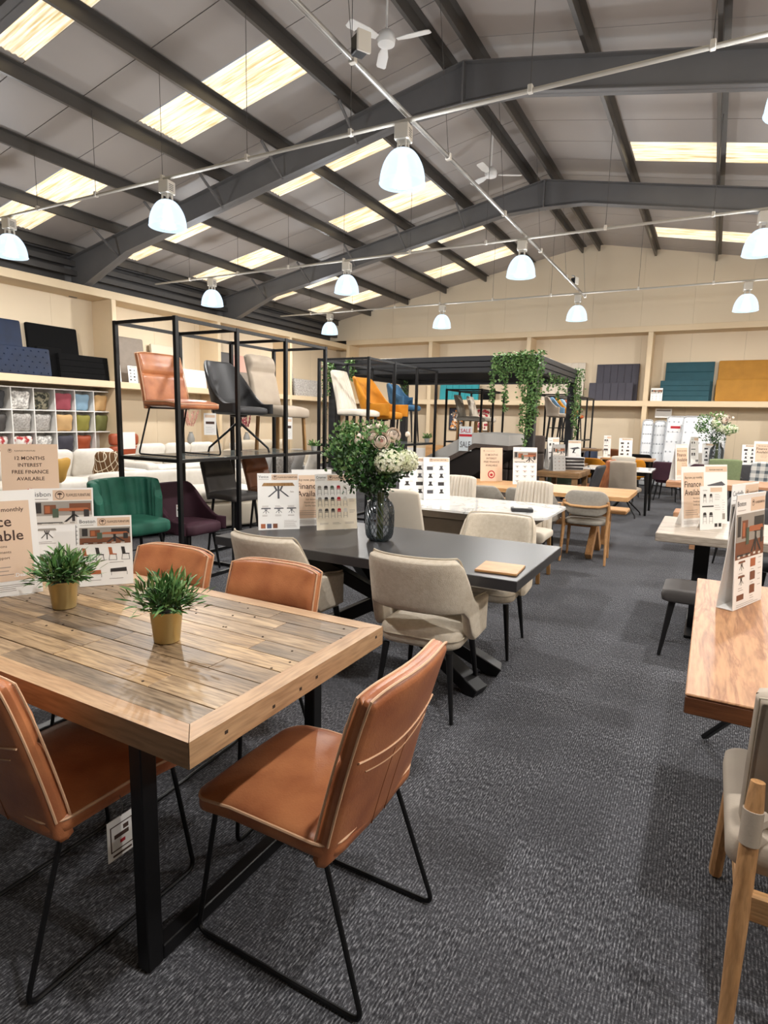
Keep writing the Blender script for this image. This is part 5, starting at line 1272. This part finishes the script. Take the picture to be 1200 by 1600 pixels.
def design(s, kind, w, h):
    if kind == 'boston':
        z = header(s, w, h, 'Boston'); d_room(s, -w/2+.006, h*.60, w/2-.006, z-.006, 0)
        for k, m in enumerate(('ph_orange', 'ph_dark', 'ph_orange', 'ph_dark')): d_chair(s, -w*.36+w*.24*k, h*.36, h*.19, m)
        s.lines(-w*.42, -w*.1, h*.32, 1, .01); s.lines(w*.06, w*.4, h*.325, 1, .01, seed=3)
        d_bench(s, -w*.24, h*.12, w*.34, 'ph_orange'); d_bench(s, w*.24, h*.14, w*.34, 'ph_dark'); s.lines(-w*.4, 0, h*.08, 1, .01); s.lines(w*.05, w*.4, h*.09, 1, .01)
    elif kind == 'lisbon':
        z = header(s, w, h, 'Lisbon'); d_room(s, -w/2+.006, h*.60, w/2-.006, z-.004, 1); d_table(s, -w*.25, h*.44, w*.3, h*.12, 'ph_grey'); s.lines(-w*.4, -w*.1, h*.41, 2, .007)
        for k in range(5): s.rect(w*.2, h*(.38+.045*k), w*.42, h*(.38+.045*k)+.002, 'ph_dark', 'drawing', 2)
        for a in (.2, .415): s.rect(w*a, h*.36, w*a+.002, h*.585, 'ph_dark', 'drawing', 2)
        s.lines(w*.2, w*.42, h*.33, 2, .007); d_table(s, -w*.25, h*.16, w*.3, h*.12, 'ph_grey'); d_bench(s, w*.25, h*.16, w*.3, 'ph_brown')
    elif kind == 'venice':
        header(s, w, h, 'Venice', .34, h*.10); d_table(s, 0, h*.55, w*.80, h*.28, 'legwood', 'ink_grey'); s.text('Sale', w*.33, h*.66, h*.03, 'ink_soft', 'c', False)
        for k in range(3): d_table(s, -w*.31+w*.31*k, h*.29, w*.24, h*.1, 'ink_grey', 'ink_grey'); s.lines(-w*.4+w*.31*k, -w*.24+w*.31*k, h*.42, 2, .006, seed=k); s.lines(-w*.4+w*.31*k, -w*.24+w*.31*k, h*.26, 2, .006, seed=k+4)
        for k, m in enumerate(('ph_orange', 'ph_blue', 'ph_brown')): s.rect(-w*.44+w*.145*k, h*.03, -w*.44+w*.145*k+w*.11, h*.11, m, 'swatch', 2)
        s.lines(w*.12, w*.45, h*.16, 8, h*.017, h=.0013)
    elif kind == 'cromer':
        s.rect(-w/2, 0, w/2, h*.55, 'paper_cream', 'panel_print', 1); header(s, w, h, 'Cromer', .30, h*.10)
        for r_ in range(3):
            for k, m in enumerate(('ph_grey', 'ph_dark', 'ph_dark' if r_ else 'ph_green', 'ink_red', 'ph_light')): d_stool(s, -w*.40+w*.155*k, h*(.62-.205*r_), h*.17, m)
            s.lines(w*.32, w*.46, h*(.74-.2*r_), 3, .008, seed=r_)
        for k in range(3): s.lines(-w*.42+w*.31*k, -w*.2+w*.31*k, h*.12, 2, .007, seed=k)
    elif kind == 'grid':
        header(s, w, h, '', .22, h*.085); rnd = random.Random(int(w*1000))
        for r_ in range(4):
            for k in range(2):
                x = -w*.24+w*.42*k; z = h*(.70-.185*r_); m = rnd.choice(('ink_grey', 'ph_dark', 'ph_dark'))
                if (r_+k) % 3 == 0: s.rect(x-w*.13, z, x+w*.1, z+h*.085, m, 'drawing', 2)
                else: s.poly([(x-w*.06, z+h*.1), (x+w*.06, z+h*.1), (x+w*.04, z+h*.05), (x+w*.1, z), (x-w*.1, z), (x-w*.04, z+h*.05)], m, 'drawing', 2)
                s.lines(x+w*.08, x+w*.20, z+h*.11, 2, h*.022, h=.0016, seed=r_)
    elif kind == 'doc':
        s.logo(-w*.2, h*.945, h*.02); d_room(s, -w/2+.005, h*.58, w/2-.005, h*.88, 1)
        for r_ in range(4):
            for k in range(3): d_table(s, -w*.32+w*.32*k, h*(.44-.13*r_), w*.18, h*.06, 'ph_orange' if (r_, k) == (1, 1) else 'ph_grey')
    elif kind == 'finance': finance(s, w, h)
    elif kind == 'months': months(s, w, h)
    elif kind == 'tall_fin': finance(s, w, h, False)
    elif kind == 'tall_table':
        s.rect(-w/2+.004, h*.88, w/2-.004, h*.97, 'paper_beige', 'header_band', 1); s.text('FLAWLESS FURNITURE', 0, h*.905, h*.022, 'ink', 'c', True, maxw=w*.8)
        s.poly([(-w*.4, h*.66), (w*.25, h*.72), (w*.42, h*.66), (-w*.1, h*.60)], 'ink_grey', 'drawing', 2); s.poly([(-w*.1, h*.60), (w*.05, h*.62), (-w*.05, h*.5), (w*.12, h*.46), (-w*.2, h*.46)], 'ph_dark', 'drawing', 2)
        s.lines(w*.1, w*.42, h*.4, 6, h*.04); s.rect(w*.2, h*.08, w*.4, h*.18, 'ph_grey', 'swatch', 2)
    elif kind == 'tall_stools':
        s.rect(-w*.05, h*.86, w/2-.004, h*.96, 'paper_beige', 'header_band', 1); s.text('Cromer', -w*.28, h*.89, h*.03, 'ink_grey', 'c', False, maxw=w*.36)
        for x in (-w*.3, -w*.02): d_stool(s, x, h*.62, h*.2, 'ph_dark'); d_stool(s, x, h*.14, h*.26, 'ph_dark')
        s.rect(-w*.42, h*.52, w*.1, h*.55, 'ph_dark', 'drawing', 2); s.lines(w*.15, w*.42, h*.8, 4, h*.04); s.lines(w*.15, w*.42, h*.55, 3, h*.05)
        for k in range(2): s.rect(w*(.14+.18*k), h*.06, w*(.27+.18*k), h*.14, 'ph_dark', 'swatch', 2)
    elif kind in ('boston_tall', 'corbella_tall'):
        hb = h*.13; s.rect(-w*.02, h*.845, w/2-.003, h*.985, 'paper_beige', 'header_band', 1); s.logo(w*.06, h*.915, h*.028); s.text('FLAWLESS FURNITURE', w*.14, h*.905, h*.02, 'ink', 'l', True, maxw=w*.33)
        s.text('Boston' if kind[0] == 'b' else 'Corbella', -w/2+.008, h*.90, h*.045, 'ink_grey', 'l', False, maxw=w*.42); s.lines(-w*.46, -w*.1, h*.86, 1, .01)
        d_room(s, -w/2+.001, h*.44, w/2-.001, h*.83, 0)
        for k in range(2): d_table(s, -w*.26, h*(.335-.13*k), w*.24, h*.085, 'ph_brown'); s.lines(-w*.36, -w*.18, h*(.31-.13*k), 2, h*.02)
        for k, m in enumerate(('ph_orange', 'rose', 'ph_brown')): s.rect(w*.04, h*(.345-.12*k), w*.22, h*(.42-.12*k), ('ph_orange', 'ph_brown', 'ph_brown')[k], 'swatch', 2); s.lines(w*.06, w*.2, h*(.32-.12*k), 2, h*.02)
        s.rect(-w*.4, h*.075, -w*.16, h*.125, 'ph_brown', 'swatch', 2)
        for k in range(6): s.lines(w*.32, w*.44, h*(.41-.05*k), 1, .01, seed=k)
        s.lines(-w*.4, w*.4, h*.035, 2, h*.016, h=.0014)
def sign(label, kind, loc, deg, w, h, tilt=8, stand='easel', board='paper', group='printed product signs', th=.003):
    """printed board standing at loc; deg = direction of its left-to-right axis"""
    t = thing('table_sign', label, 'sign', loc, R(deg), group)
    M = Matrix.Rotation(R(-tilt), 4, 'X')
    if stand == 'pole': M = Matrix.Translation((0, 0, .28)) @ M
    mb = MB(); mb.box((-w/2, .0, .001), (w/2, th, h), 0, M); bo = mb.build('board', board, t)
    s = Sheet(); design(s, kind, w, h); s.emit(bo, M)
    if stand == 'easel':
        MB().box((-w*.12, 0, .001), (w*.12, .002, h*.62), 0, Matrix.Translation((0, h*.30, 0)) @ Matrix.Rotation(R(16), 4, 'X')).build('rear_strut', 'paper', t)
    elif stand == 'pole':
        MB().tube([(0, .012, .004), (0, .012, .36)], .006, 8).build('pole', 'galv', t); MB().box((-.07, -.05, 0), (.07, .07, .006), .002).build('base_plate', 'galv', t)
    elif stand == 'aframe':
        d = 2*h*math.sin(R(tilt))
        MB().box((-w/2, -th, .001), (w/2, 0, h), 0, Matrix.Translation((0, d, 0)) @ Matrix.Rotation(R(tilt), 4, 'X')).build('rear_panel', board, t)
        MB().box((-w/2, .004, .001), (w/2, d-.004, .004)).build('base_panel', board, t)
    return t
Z1, Z2 = .771, .761
sign('beige finance poster board with white border standing on the plank table', 'finance', (-2.405, 1.275, Z1), 66, .297, .42, 10)
sign('tall beige interest free finance board behind the white-bordered poster', 'months', (-2.735, 1.62, Z1), 50, .23, .30, 5, 'pole', board='paper_beige')
sign('white printed furniture sign half hidden behind the sign with chair pictures', 'lisbon', (-2.46, 1.58, Z1), 50, .25, .40, 9)
sign('white printed sign with a room photo and chair pictures on the plank table', 'boston', (-2.215, 1.61, Z1), 50, .21, .297, 9)
sign('white printed sign with a large spider-leg table drawing on the black table', 'venice', (-2.465, 3.09, Z2), 46, .272, .375, 9)
sign('beige finance sign mostly hidden between two white signs on the black table', 'finance', (-2.37, 3.34, Z2), 48, .28, .39, 8)
sign('white and cream sign with rows of bar stool pictures on the black table', 'cromer', (-2.16, 3.325, Z2), 51, .285, .375, 9)
sign('white product grid board standing on the marble table', 'grid', (-2.42, 5.06, .761), 42, .30, .40, 9)
sign('narrower white product grid board on the marble table', 'grid', (-2.24, 5.17, .761), 42, .26, .40, 8)
sign('beige interest free finance board standing on the oak table', 'months', (-2.46, 7.42, .746), 40, .30, .43, 6, board='paper_beige')
sign('white product sheet with a room photo standing on the oak table', 'doc', (-1.99, 7.3, .746), 32, .30, .46, 8)
AG = 'printed A-frame signs'
sign('beige finance board on the grey-washed table', 'tall_fin', (-.06, 5.0, .761), 55, .27, .45, 7, 'easel', group=AG)
sign('white board with a dark cantilever table picture on the grey-washed table', 'tall_table', (.085, 5.22, .761), 50, .24, .46, 7, 'easel', group=AG)
sign('low white board with pairs of stool pictures on the grey-washed table', 'tall_stools', (.055, 4.92, .761), 50, .22, .32, 7, 'easel', group=AG)
sign('tall white A-frame sign with a room photo on the warm oak table', 'boston_tall', (.195, 2.875, .761), 67, .29, .475, 4, 'aframe', group=AG)
t_ = sign('white A-frame sign peeking out behind the tall one on the warm oak table', 'corbella_tall', (.165, 3.05, .761), 67, .28, .50, 2, 'none', group=AG)
sign('beige finance A-frame sign on the solid wood table', 'tall_fin', (-.32, 9.3, .761), 60, .30, .50, 6, 'aframe', group=AG)
sign('slim white A-frame sign on the white flower-vase table behind the plum chairs', 'tall_stools', (-.28, 14.0, .751), 60, .28, .55, 6, 'aframe', group=AG)
sign('white product sign beside the flower vase before the mattresses', 'grid', (.0, 14.15, .751), 40, .38, .42, 6, group=AG)
sign('beige finance sign before the tartan chair on the white table', 'finance', (.95, 14.1, .751), 24, .42, .5, 6, group=AG)
sign('white sign on the white table beside the beige finance sign', 'grid', (.70, 14.25, .751), 24, .30, .42, 6, group=AG)
sign('grey A-frame sign on the rustic plank table', 'doc', (-2.08, 9.62, .761), 55, .26, .42, 7, 'aframe', board='card_grey', group=AG)
sign('tall white A-frame sign on the rustic plank table beside the pergola post', 'tall_stools', (-2.22, 9.85, .761), 55, .24, .52, 6, 'aframe', group=AG)
sign('white A-frame sign with a curved table drawing behind the rustic plank table', 'tall_table', (-2.24, 11.62, .761), 40, .26, .44, 7, 'aframe', group=AG)
sign('white sign with chair pictures on the pale wood table', 'grid', (-1.72, 14.7, .761), 24, .30, .45, 6, group=AG)
sign('small slim white sign on the pale wood table', 'tall_stools', (-2.1, 14.55, .761), 24, .16, .5, 6, group=AG)
sign('small white product card on the gable wall ledge before the teal headboards', 'doc', (-1.38, YE+.12, SHZ+.001), 0, .28, .33, 5, group='cards on the wall ledges')
sign('small white product card on the side wall ledge beside the black ribbed headboard', 'grid', (-10.95, 8.42, SHZ+.001), 88, .22, .36, 5, group='cards on the wall ledges')
sign('small white product card on the side wall ledge before the taupe headboard', 'grid', (-10.95, 8.83, SHZ+.001), 88, .22, .36, 5, group='cards on the wall ledges')
# hanging price tag on the rack chair, sale board on the bed
def sale_board():
    t = thing('sale_board', 'white and red sale board resting on the tilted bed mattress', 'sign', (-3.56, 9.30, 1.02), R(12)); s = Sheet()
    MB().box((-.105, 0, 0), (.105, .006, .40)).build('board', 'paper', t)
    s.rect(-.105, 0, .105, .4, 'ph_pale', 'panel_print', 1); s.text('SALE', 0, .30, .065, 'ink_red', 'c', True, lay=3, maxw=.17); s.rect(-.105, .235, .105, .275, 'ink_red', 'band', 2); s.text('SALE', 0, .06, .1, 'ink_grey', 'c', True, lay=3, maxw=.17)
    s.emit(t, Matrix.Identity(4))
sale_board()
def hang_tag(label, loc, deg, w, h):
    t = thing('price_tag', label, 'tag', loc, R(deg)); s = Sheet()
    MB().box((-w/2, 0, -h), (w/2, .002, 0)).build('card', 'paper', t)
    s.text('£199', 0, -h*.5, h*.2, 'ink', 'c', True, maxw=w*.8) if 0 else s.rect(-w*.35, -h*.5, w*.35, -h*.38, 'ink', 'print', 2)
    s.rect(-w*.4, -h*.2, w*.4, -h*.08, 'paper_beige', 'print', 1); s.lines(-w*.35, w*.35, -h*.65, 4, h*.08); s.emit(t, Matrix.Identity(4))
    MB().tube([(0, .001, -.004), (0, .004, .05)], .001, 5).build('string', 'wire', t)
hang_tag('white price tag hanging from the tan chair on the tan-chair display rack', (-4.10, 4.13, 1.52), 45, .11, .20)
hang_tag('white price tag hanging from the taupe high-back chair on the rack', (-4.10, 5.30, 1.50), 45, .09, .24)
hang_tag('white price tag hanging under the emerald bar stool', (-4.15, 3.78, .70), 45, .05, .11)
# wallet box on the marble table, wooden sample board, catalogues
o = MB().box((-.09, -.06, 0), (.09, .06, .028), .004).build('wallet_box', 'black_pu', None, loc=(-1.36, 4.95, .7605), rz=R(20)); tag(o, 'slim black box lying on the marble table', 'box')
MB().box((-.07, -.05, .0285), (.05, .04, .034), .001).build('leaflet', 'card_grey', o)
o = MB().box((-.105, -.105, 0), (.105, .105, .012), .002).build('sample_board', 'oak_x', None, loc=(-.885, 2.885, .7605), rz=R(4)); tag(o, 'square pale wood sample board lying on the black table corner', 'board')
for k in range(4):
    o = MB().box((-.15, -.11, 0), (.15, .11, .05), .004).build('catalogue', 'paper', None, loc=(-1.98+.01*(k % 2), 10.1, .7605+.052*k), rz=R(28+4*(k % 3))); tag(o, ('bottom', 'second', 'third', 'topmost')[k]+' thick white catalogue in the stack on the rustic plank table', 'book', 'catalogues on the rustic table')
    MB().box((-.151, -.111, .004), (.146, .106, .046), .002).build('pages', 'ph_dark', o)

# ---------------------------------------------------------------- plants
def blade(mb, p, d, L, w, droop, rnd):
    d = d.normalized(); side = d.cross(Vector((0, 0, 1)))
    side = side.normalized() if side.length > 1e-3 else Vector((1, 0, 0)); up = side.cross(d)
    a = rnd.uniform(-1.2, 1.2); side = (side*math.cos(a)+up*math.sin(a))
    q = []; 
    for i, (t, ww) in enumerate(((0, .35), (.4, 1), (.75, .7), (1, .02))):
        c = p+d*L*t+Vector((0, 0, -droop*L*t*t)); q += [c-side*w*ww/2, c+side*w*ww/2]
    mb.add(q, [(0, 1, 3, 2), (2, 3, 5, 4), (4, 5, 7, 6)])
def pot_plant(label, loc, seed):
    t = thing('potted_plant', label, 'plant', loc, 0, 'brass-potted grass plants'); rnd = random.Random(seed)
    pr = [(.032, 0), (.034, .002), (.0425, .083), (.044, .085), (.044, .088), (.041, .088), (.040, .075)]
    MB().lathe(pr, 36).build('pot', 'brass', t); MB().lathe([(.0395, .07), (.03, .078), (.001, .08)], 18).build('soil', 'soil', t)
    for m, n in (('leaf_a', 330), ('leaf_b', 260), ('leaf_dark', 260)):
        mb = MB()
        for k in range(n):
            a = rnd.random()*2*PI; el = rnd.uniform(.12, 1.45)
            d = Vector((math.cos(a)*math.cos(el), math.sin(a)*math.cos(el), math.sin(el)))
            if m == 'leaf_dark': r0 = rnd.uniform(.0, .045)
            else: r0 = rnd.uniform(.02, .075)
            p = Vector((0, 0, .078))+d*r0*1.15+Vector((rnd.uniform(-.03, .03), rnd.uniform(-.03, .03), rnd.uniform(0, .02)))
            dd = (d+Vector((rnd.uniform(-.5, .5), rnd.uniform(-.5, .5), rnd.uniform(-.1, .6))))
            blade(mb, p, dd, rnd.uniform(.025, .05), rnd.uniform(.005, .0075), rnd.uniform(0, .5), rnd)
        o = mb.build('foliage', m, t, ang=180); o['kind'] = 'stuff'
    return t
pot_plant('small grassy plant in a brass pot nearest the plank table corner', (-1.50, 1.30, .7705), 3).scale = (1.2, 1.2, 1.2)
pot_plant('small grassy plant in a brass pot in front of the white-bordered poster', (-2.09, 1.335, .7705), 9).scale = (1.2, 1.2, 1.2)

def leaf(mb, p, d, L, w, rnd, n=Vector((0, 0, 1))):
    d = d.normalized(); s = d.cross(Vector((rnd.uniform(-1, 1), rnd.uniform(-1, 1), rnd.uniform(-1, 1)))); s = s.normalized() if s.length > 1e-4 else Vector((1, 0, 0)); u = s.cross(d)
    q = [p, p+d*L*.35+s*w*.5+u*w*.1, p+d*L*.75+s*w*.4, p+d*L, p+d*L*.75-s*w*.4, p+d*L*.35-s*w*.5+u*w*.1]
    mb.add(q, [(0, 1, 2, 5), (5, 2, 3, 4)] if 0 else [(0, 1, 2, 3), (0, 3, 4, 5)])
def rose(t, c, r, outer, inner, axis, rnd):
    M = axis.to_track_quat('Z', 'Y').to_matrix(); o = MB(); i_ = MB()
    for ring, (rr, n, top, op) in enumerate(((.22, 3, 1.35, .0), (.38, 4, 1.25, .0), (.54, 5, 1.12, .02), (.70, 5, .92, .04), (.86, 6, .62, .08), (1.0, 6, .25, .16))):
        mb = i_ if ring < 2 else o
        for k in range(n):
            a = 2*PI*(k+ring*.37)/n; half = PI/n*1.3; vs = []; fs = []
            for v in range(5):
                for u in range(7):
                    e = u/6*2-1; th = a+half*e; ph = -.9+(top+.9)*(v/4)*(1-.10*e*e); q = r*rr*(math.cos(ph)+op*(v/4)**3*1.1); z = r*rr*math.sin(ph)*.95-r*.12*ring*.2
                    vs.append(Vector(c)+M @ Vector((q*math.cos(th), q*math.sin(th), z+rnd.uniform(-.01, .01)*r)))
            for v in range(4):
                for u in range(6): b_ = v*7+u; fs.append((b_, b_+1, b_+8, b_+7))
            mb.add(vs, fs)
    i_.ball(Vector(c), r*.18, 8, 5)
    g = o.build('rose', outer, t, ang=180); i_.build('rose_heart', inner, g, ang=180)
def bouquet(label, loc, vase_m, scale=1.0, seed=1, detail=1.0, vase=True, rz=0):
    t = thing('flower_vase', label, 'vase', loc, rz); rnd = random.Random(seed); S = scale
    pr = [(.042, .0), (.064, .004), (.082, .04), (.087, .10), (.087, .18), (.080, .222), (.060, .252), (.050, .268), (.050, .300), (.054, .308)]
    if vase:
        pr = [(r_*S, z*S) for r_, z in pr]
        MB().lathe(pr, 96).build('vase', vase_m, t, ang=180)
        mb = MB()
        for k in range(22):
            P = []
            for j in range(13):
                z = (.018+.225*j/12)*S; i0 = max(i for i in range(len(pr)-1) if pr[i][1] <= z); f = (z-pr[i0][1])/(pr[i0+1][1]-pr[i0][1]); rr = pr[i0][0]+(pr[i0+1][0]-pr[i0][0])*f; a = 2*PI*k/22-z/S*6.5; P.append(((rr+.001)*math.cos(a), (rr+.001)*math.sin(a), z))
            mb.tube(P, .0028*S, 5)
        mb.build('ribs', 'rib_glass', t)['kind'] = 'stuff'
        mb = MB()
        for k in range(16):
            a = rnd.random()*6.28; q = rnd.uniform(.0, .028)*S; mb.tube([(q*math.cos(a), q*math.sin(a), .012), (q*.8*math.cos(a+.4), q*.8*math.sin(a+.4), .15*S), (q*.9*math.cos(a+.8), q*.9*math.sin(a+.8), .30*S)], .0035*S, 5)
        mb.build('stems', 'stem', t)
    # foliage: clusters of small leaves on sprays
    for m, n, lo, hi, zr in (('leaf_dark', 230, .25, 1.0, (.30, .56)), ('leaf_b', 190, .55, 1.06, (.42, .70)), ('leaf_a', 190, .4, 1.02, (.32, .68))):
        mb = MB()
        for k in range(int(n*detail)):
            a = rnd.uniform(0, 2*PI); z = rnd.uniform(*zr); f = rnd.uniform(lo, hi)
            w_ = .21*math.sin(PI*min(1, max(.08, (z-.26)/.50)))**.7
            cx = -.055-.05*(z > .45)
            C1 = Vector((cx+w_*1.12*f*math.cos(a), w_*.8*f*math.sin(a), z)); out = (C1-Vector((cx*.5, 0, .36)))
            for q in range(6):
                p = C1+Vector((rnd.gauss(0, .016), rnd.gauss(0, .016), rnd.gauss(0, .018)))
                leaf(mb, p*S, out.normalized()*.5+Vector((rnd.uniform(-1, 1), rnd.uniform(-1, 1), rnd.uniform(-.6, 1))), rnd.uniform(.018, .032)*S, rnd.uniform(.014, .022)*S, rnd)
        o = mb.build('foliage', m, t, ang=180); o['kind'] = 'stuff'
    cam = Vector((.10, -1, .28)).normalized()
    for c, r_, inn in (((.0, -.13, .615), .047, 'petal_pink'), ((.07, -.06, .65), .040, 'petal_cream'), ((-.045, -.09, .635), .036, 'petal_cream')):
        rose(t, Vector(c)*S, r_*S, 'petal_cream', inn, (cam+Vector((c[0]*2, 0, .0))).normalized(), rnd)
    for c, r_ in (((-.14, -.08, .61), .020), ((-.06, -.03, .69), .016), ((-.025, -.03, .70), .016), ((-.085, -.03, .685), .014), ((.155, -.04, .655), .015), ((-.13, -.09, .64), .014), ((-.01, -.05, .695), .013)):
        MB().ball(Vector(c)*S, r_*S, 9, 6, (1, 1, 1.2)).build('bud', 'petal_cream', t)
    for c, r_ in (((.045, -.13, .49), .083), ((.150, -.08, .495), .072))+(() if detail > .5 else (((-.10, -.1, .56), .07), ((.0, -.05, .62), .075), ((-.05, -.12, .50), .06))):
        mb = MB(); C0 = Vector(c)*S
        for k in range(int(300*max(.4, detail))):
            z = rnd.uniform(-.7, 1); a = rnd.random()*2*PI; q = math.sqrt(1-z*z); nrm = Vector((q*math.cos(a), q*math.sin(a), z*.85)).normalized(); p = C0+nrm*r_*S*rnd.uniform(.84, 1.04)
            x = nrm.orthogonal().normalized(); yv = nrm.cross(x); tw = rnd.random()*6
            for j in range(4):
                b_ = tw+j*PI/2; dd = x*math.cos(b_)+yv*math.sin(b_); sd = nrm.cross(dd); l = rnd.uniform(.010, .014)*S; cu = rnd.uniform(-.2, .5)
                mb.add([p, p+dd*l*.6+sd*l*.5+nrm*l*.3*cu, p+dd*l*1.05+nrm*l*cu, p+dd*l*.6-sd*l*.5+nrm*l*.3*cu], [(0, 1, 2, 3)])
        o = mb.build('hydrangea_head', 'petal_white', t, ang=180); o['kind'] = 'stuff'; MB().ball(C0, r_*S*.80, 12, 8).build('hydrangea_core', 'leaf_b', o)
    return t
bouquet('smoked ribbed glass vase of cream roses, hydrangea and eucalyptus on the black table', (-1.75, 3.17, .7605), 'smoke_glass', 1.0, 4, 1.0, rz=R(28))
bouquet('glass vase with white and blush flowers before the leaning mattresses', (.10, 14.0, .7505), 'smoke_glass', 1.45, 11, .28, rz=R(28))
def small_vase(label, loc, m, plume, seed):
    t = thing('vase', label, 'vase', loc); rnd = random.Random(seed)
    MB().lathe([(.05, 0), (.08, .02), (.09, .12), (.06, .22), (.04, .25), (.045, .28)], 20).build('body', m, t)
    mb = MB()
    for k in range(9):
        a = rnd.random()*6.28; d = Vector((math.cos(a)*.35, math.sin(a)*.35, 1)); p = Vector((0, 0, .25))
        for j in range(40):
            q = p+d*(.15+.35*rnd.random()); leaf(mb, q, d+Vector((rnd.uniform(-1, 1), rnd.uniform(-1, 1), .5)), .06, .018, rnd)
    o = mb.build('plumes', plume, t, ang=180); o['kind'] = 'stuff'
small_vase('dark glass vase of pink pampas plumes on the pale grey sideboard', (-10.9, 10.35, .821), 'smoky', 'pink', 2)
small_vase('vase of dried pink flowers on the white sideboard', (-10.9, 12.3, .801), 'smoky', 'rose', 5)
# trailing ivy on the pergola and small succulents on the rack
def ivy(label, strands, seed, loc, dens=1.0):
    """strands: list of (x, y, z_top, length, spread) in local coordinates"""
    t = thing('ivy_garland', label, 'plant', loc, 0, 'ivy garlands on the pergola'); rnd = random.Random(seed); vine = MB(); A = MB(); B = MB()
    for (x, y_, z, L, sp) in strands:
        n = max(4, int(L/.08)); pts = [Vector((x+math.sin(k*.9+x*9)*.012, y_-.012+math.cos(k*.7)*.010, z-L*k/n)) for k in range(n+1)]; vine.tube(pts, .004, 4)
        for k in range(int(L*230*dens)):
            f = rnd.random()**1.0; p = Vector((x, y_-.02, z-L*f)); w_ = sp*(1-.55*f**2); p += Vector((rnd.gauss(0, w_*.45), rnd.gauss(-.012, .022), 0))
            d = Vector((rnd.uniform(-1, 1), rnd.uniform(-1, .3), rnd.uniform(-1, .25)))
            leaf(A if rnd.random() < .6 else B, p, d, rnd.uniform(.032, .055), rnd.uniform(.022, .034), rnd)
    vine.build('vine', 'stem', t)
    for mb, m in ((A, 'ivy'), (B, 'leaf_b')):
        o = mb.build('leaves', m, t, ang=180); o['kind'] = 'stuff'
ivy('thick ivy garland cascading down the pergola post beside the tilted bed', [(-.42+.07*k, -.05, 2.56, (.75, .3, .42, .9, .35, .3, .38)[k % 7], .07) for k in range(7)]+[(.02+.06*k, -.06, 2.58, (.55, 1.2, 1.42, 1.3, 1.05, .8)[k], .085) for k in range(6)], 3, (-2.66, 9.2, 0), 1.0)
ivy('slim ivy garland on the pergola post by the bar-height table', [(.03+.02*k, -.02+.1*k, 2.56, (1.1, 1.35, .9)[k], .09) for k in range(3)], 5, (-2.42, 12.05, 0), .8)
ivy('short ivy sprays under the pergola beam facing the aisle', [(.03, .5+.33*k, 2.32, (.30, .2, .42, .25, .3)[k], .06) for k in range(5)], 6, (-2.42, 9.4, 0), .7)
ivy('ivy garland around the pergola post beside the pale grey sofa', [(-.02+.05*k, -.05, 2.5, (1.6, .6, .35, .25)[k % 4], .07) for k in range(4)]+[(.45+.06*k, -.05, 2.56, .4, .07) for k in range(3)], 7, (-6.2, 9.2, 0), .7)
ivy('ivy garland hanging on the pergola post behind the mustard-chair rack', [(.05*k, -.05, 2.5, (1.0, .7, .5)[k], .07) for k in range(3)], 8, (-6.12, 12.05, 0), .6)
def succulent(label, loc, seed, s=1.0):
    t = thing('succulent', label, 'plant', loc); rnd = random.Random(seed); mb = MB(); MB().lathe([(.05*s, 0), (.065*s, .09*s), (.06*s, .09*s), (.055*s, .08*s), (.001, .08*s)], 18).build('pot', 'card_grey', t)
    for k in range(90):
        a = rnd.random()*6.28; d = Vector((math.cos(a), math.sin(a), rnd.uniform(.2, 1.4))); leaf(mb, Vector((0, 0, .08*s))+d*rnd.uniform(0, .08)*s, d, .07*s, .03*s, rnd)
    o = mb.build('leaves', 'leaf_b', t, ang=180); o['kind'] = 'stuff'
succulent('trailing green plant on the shelf end of the tan-chair display rack', (-4.10, 5.79, 1.12), 3, .6)
succulent('leafy green plant behind the white hydrangea on the rack shelf', (-4.10, 8.97, 1.15), 4, .7)
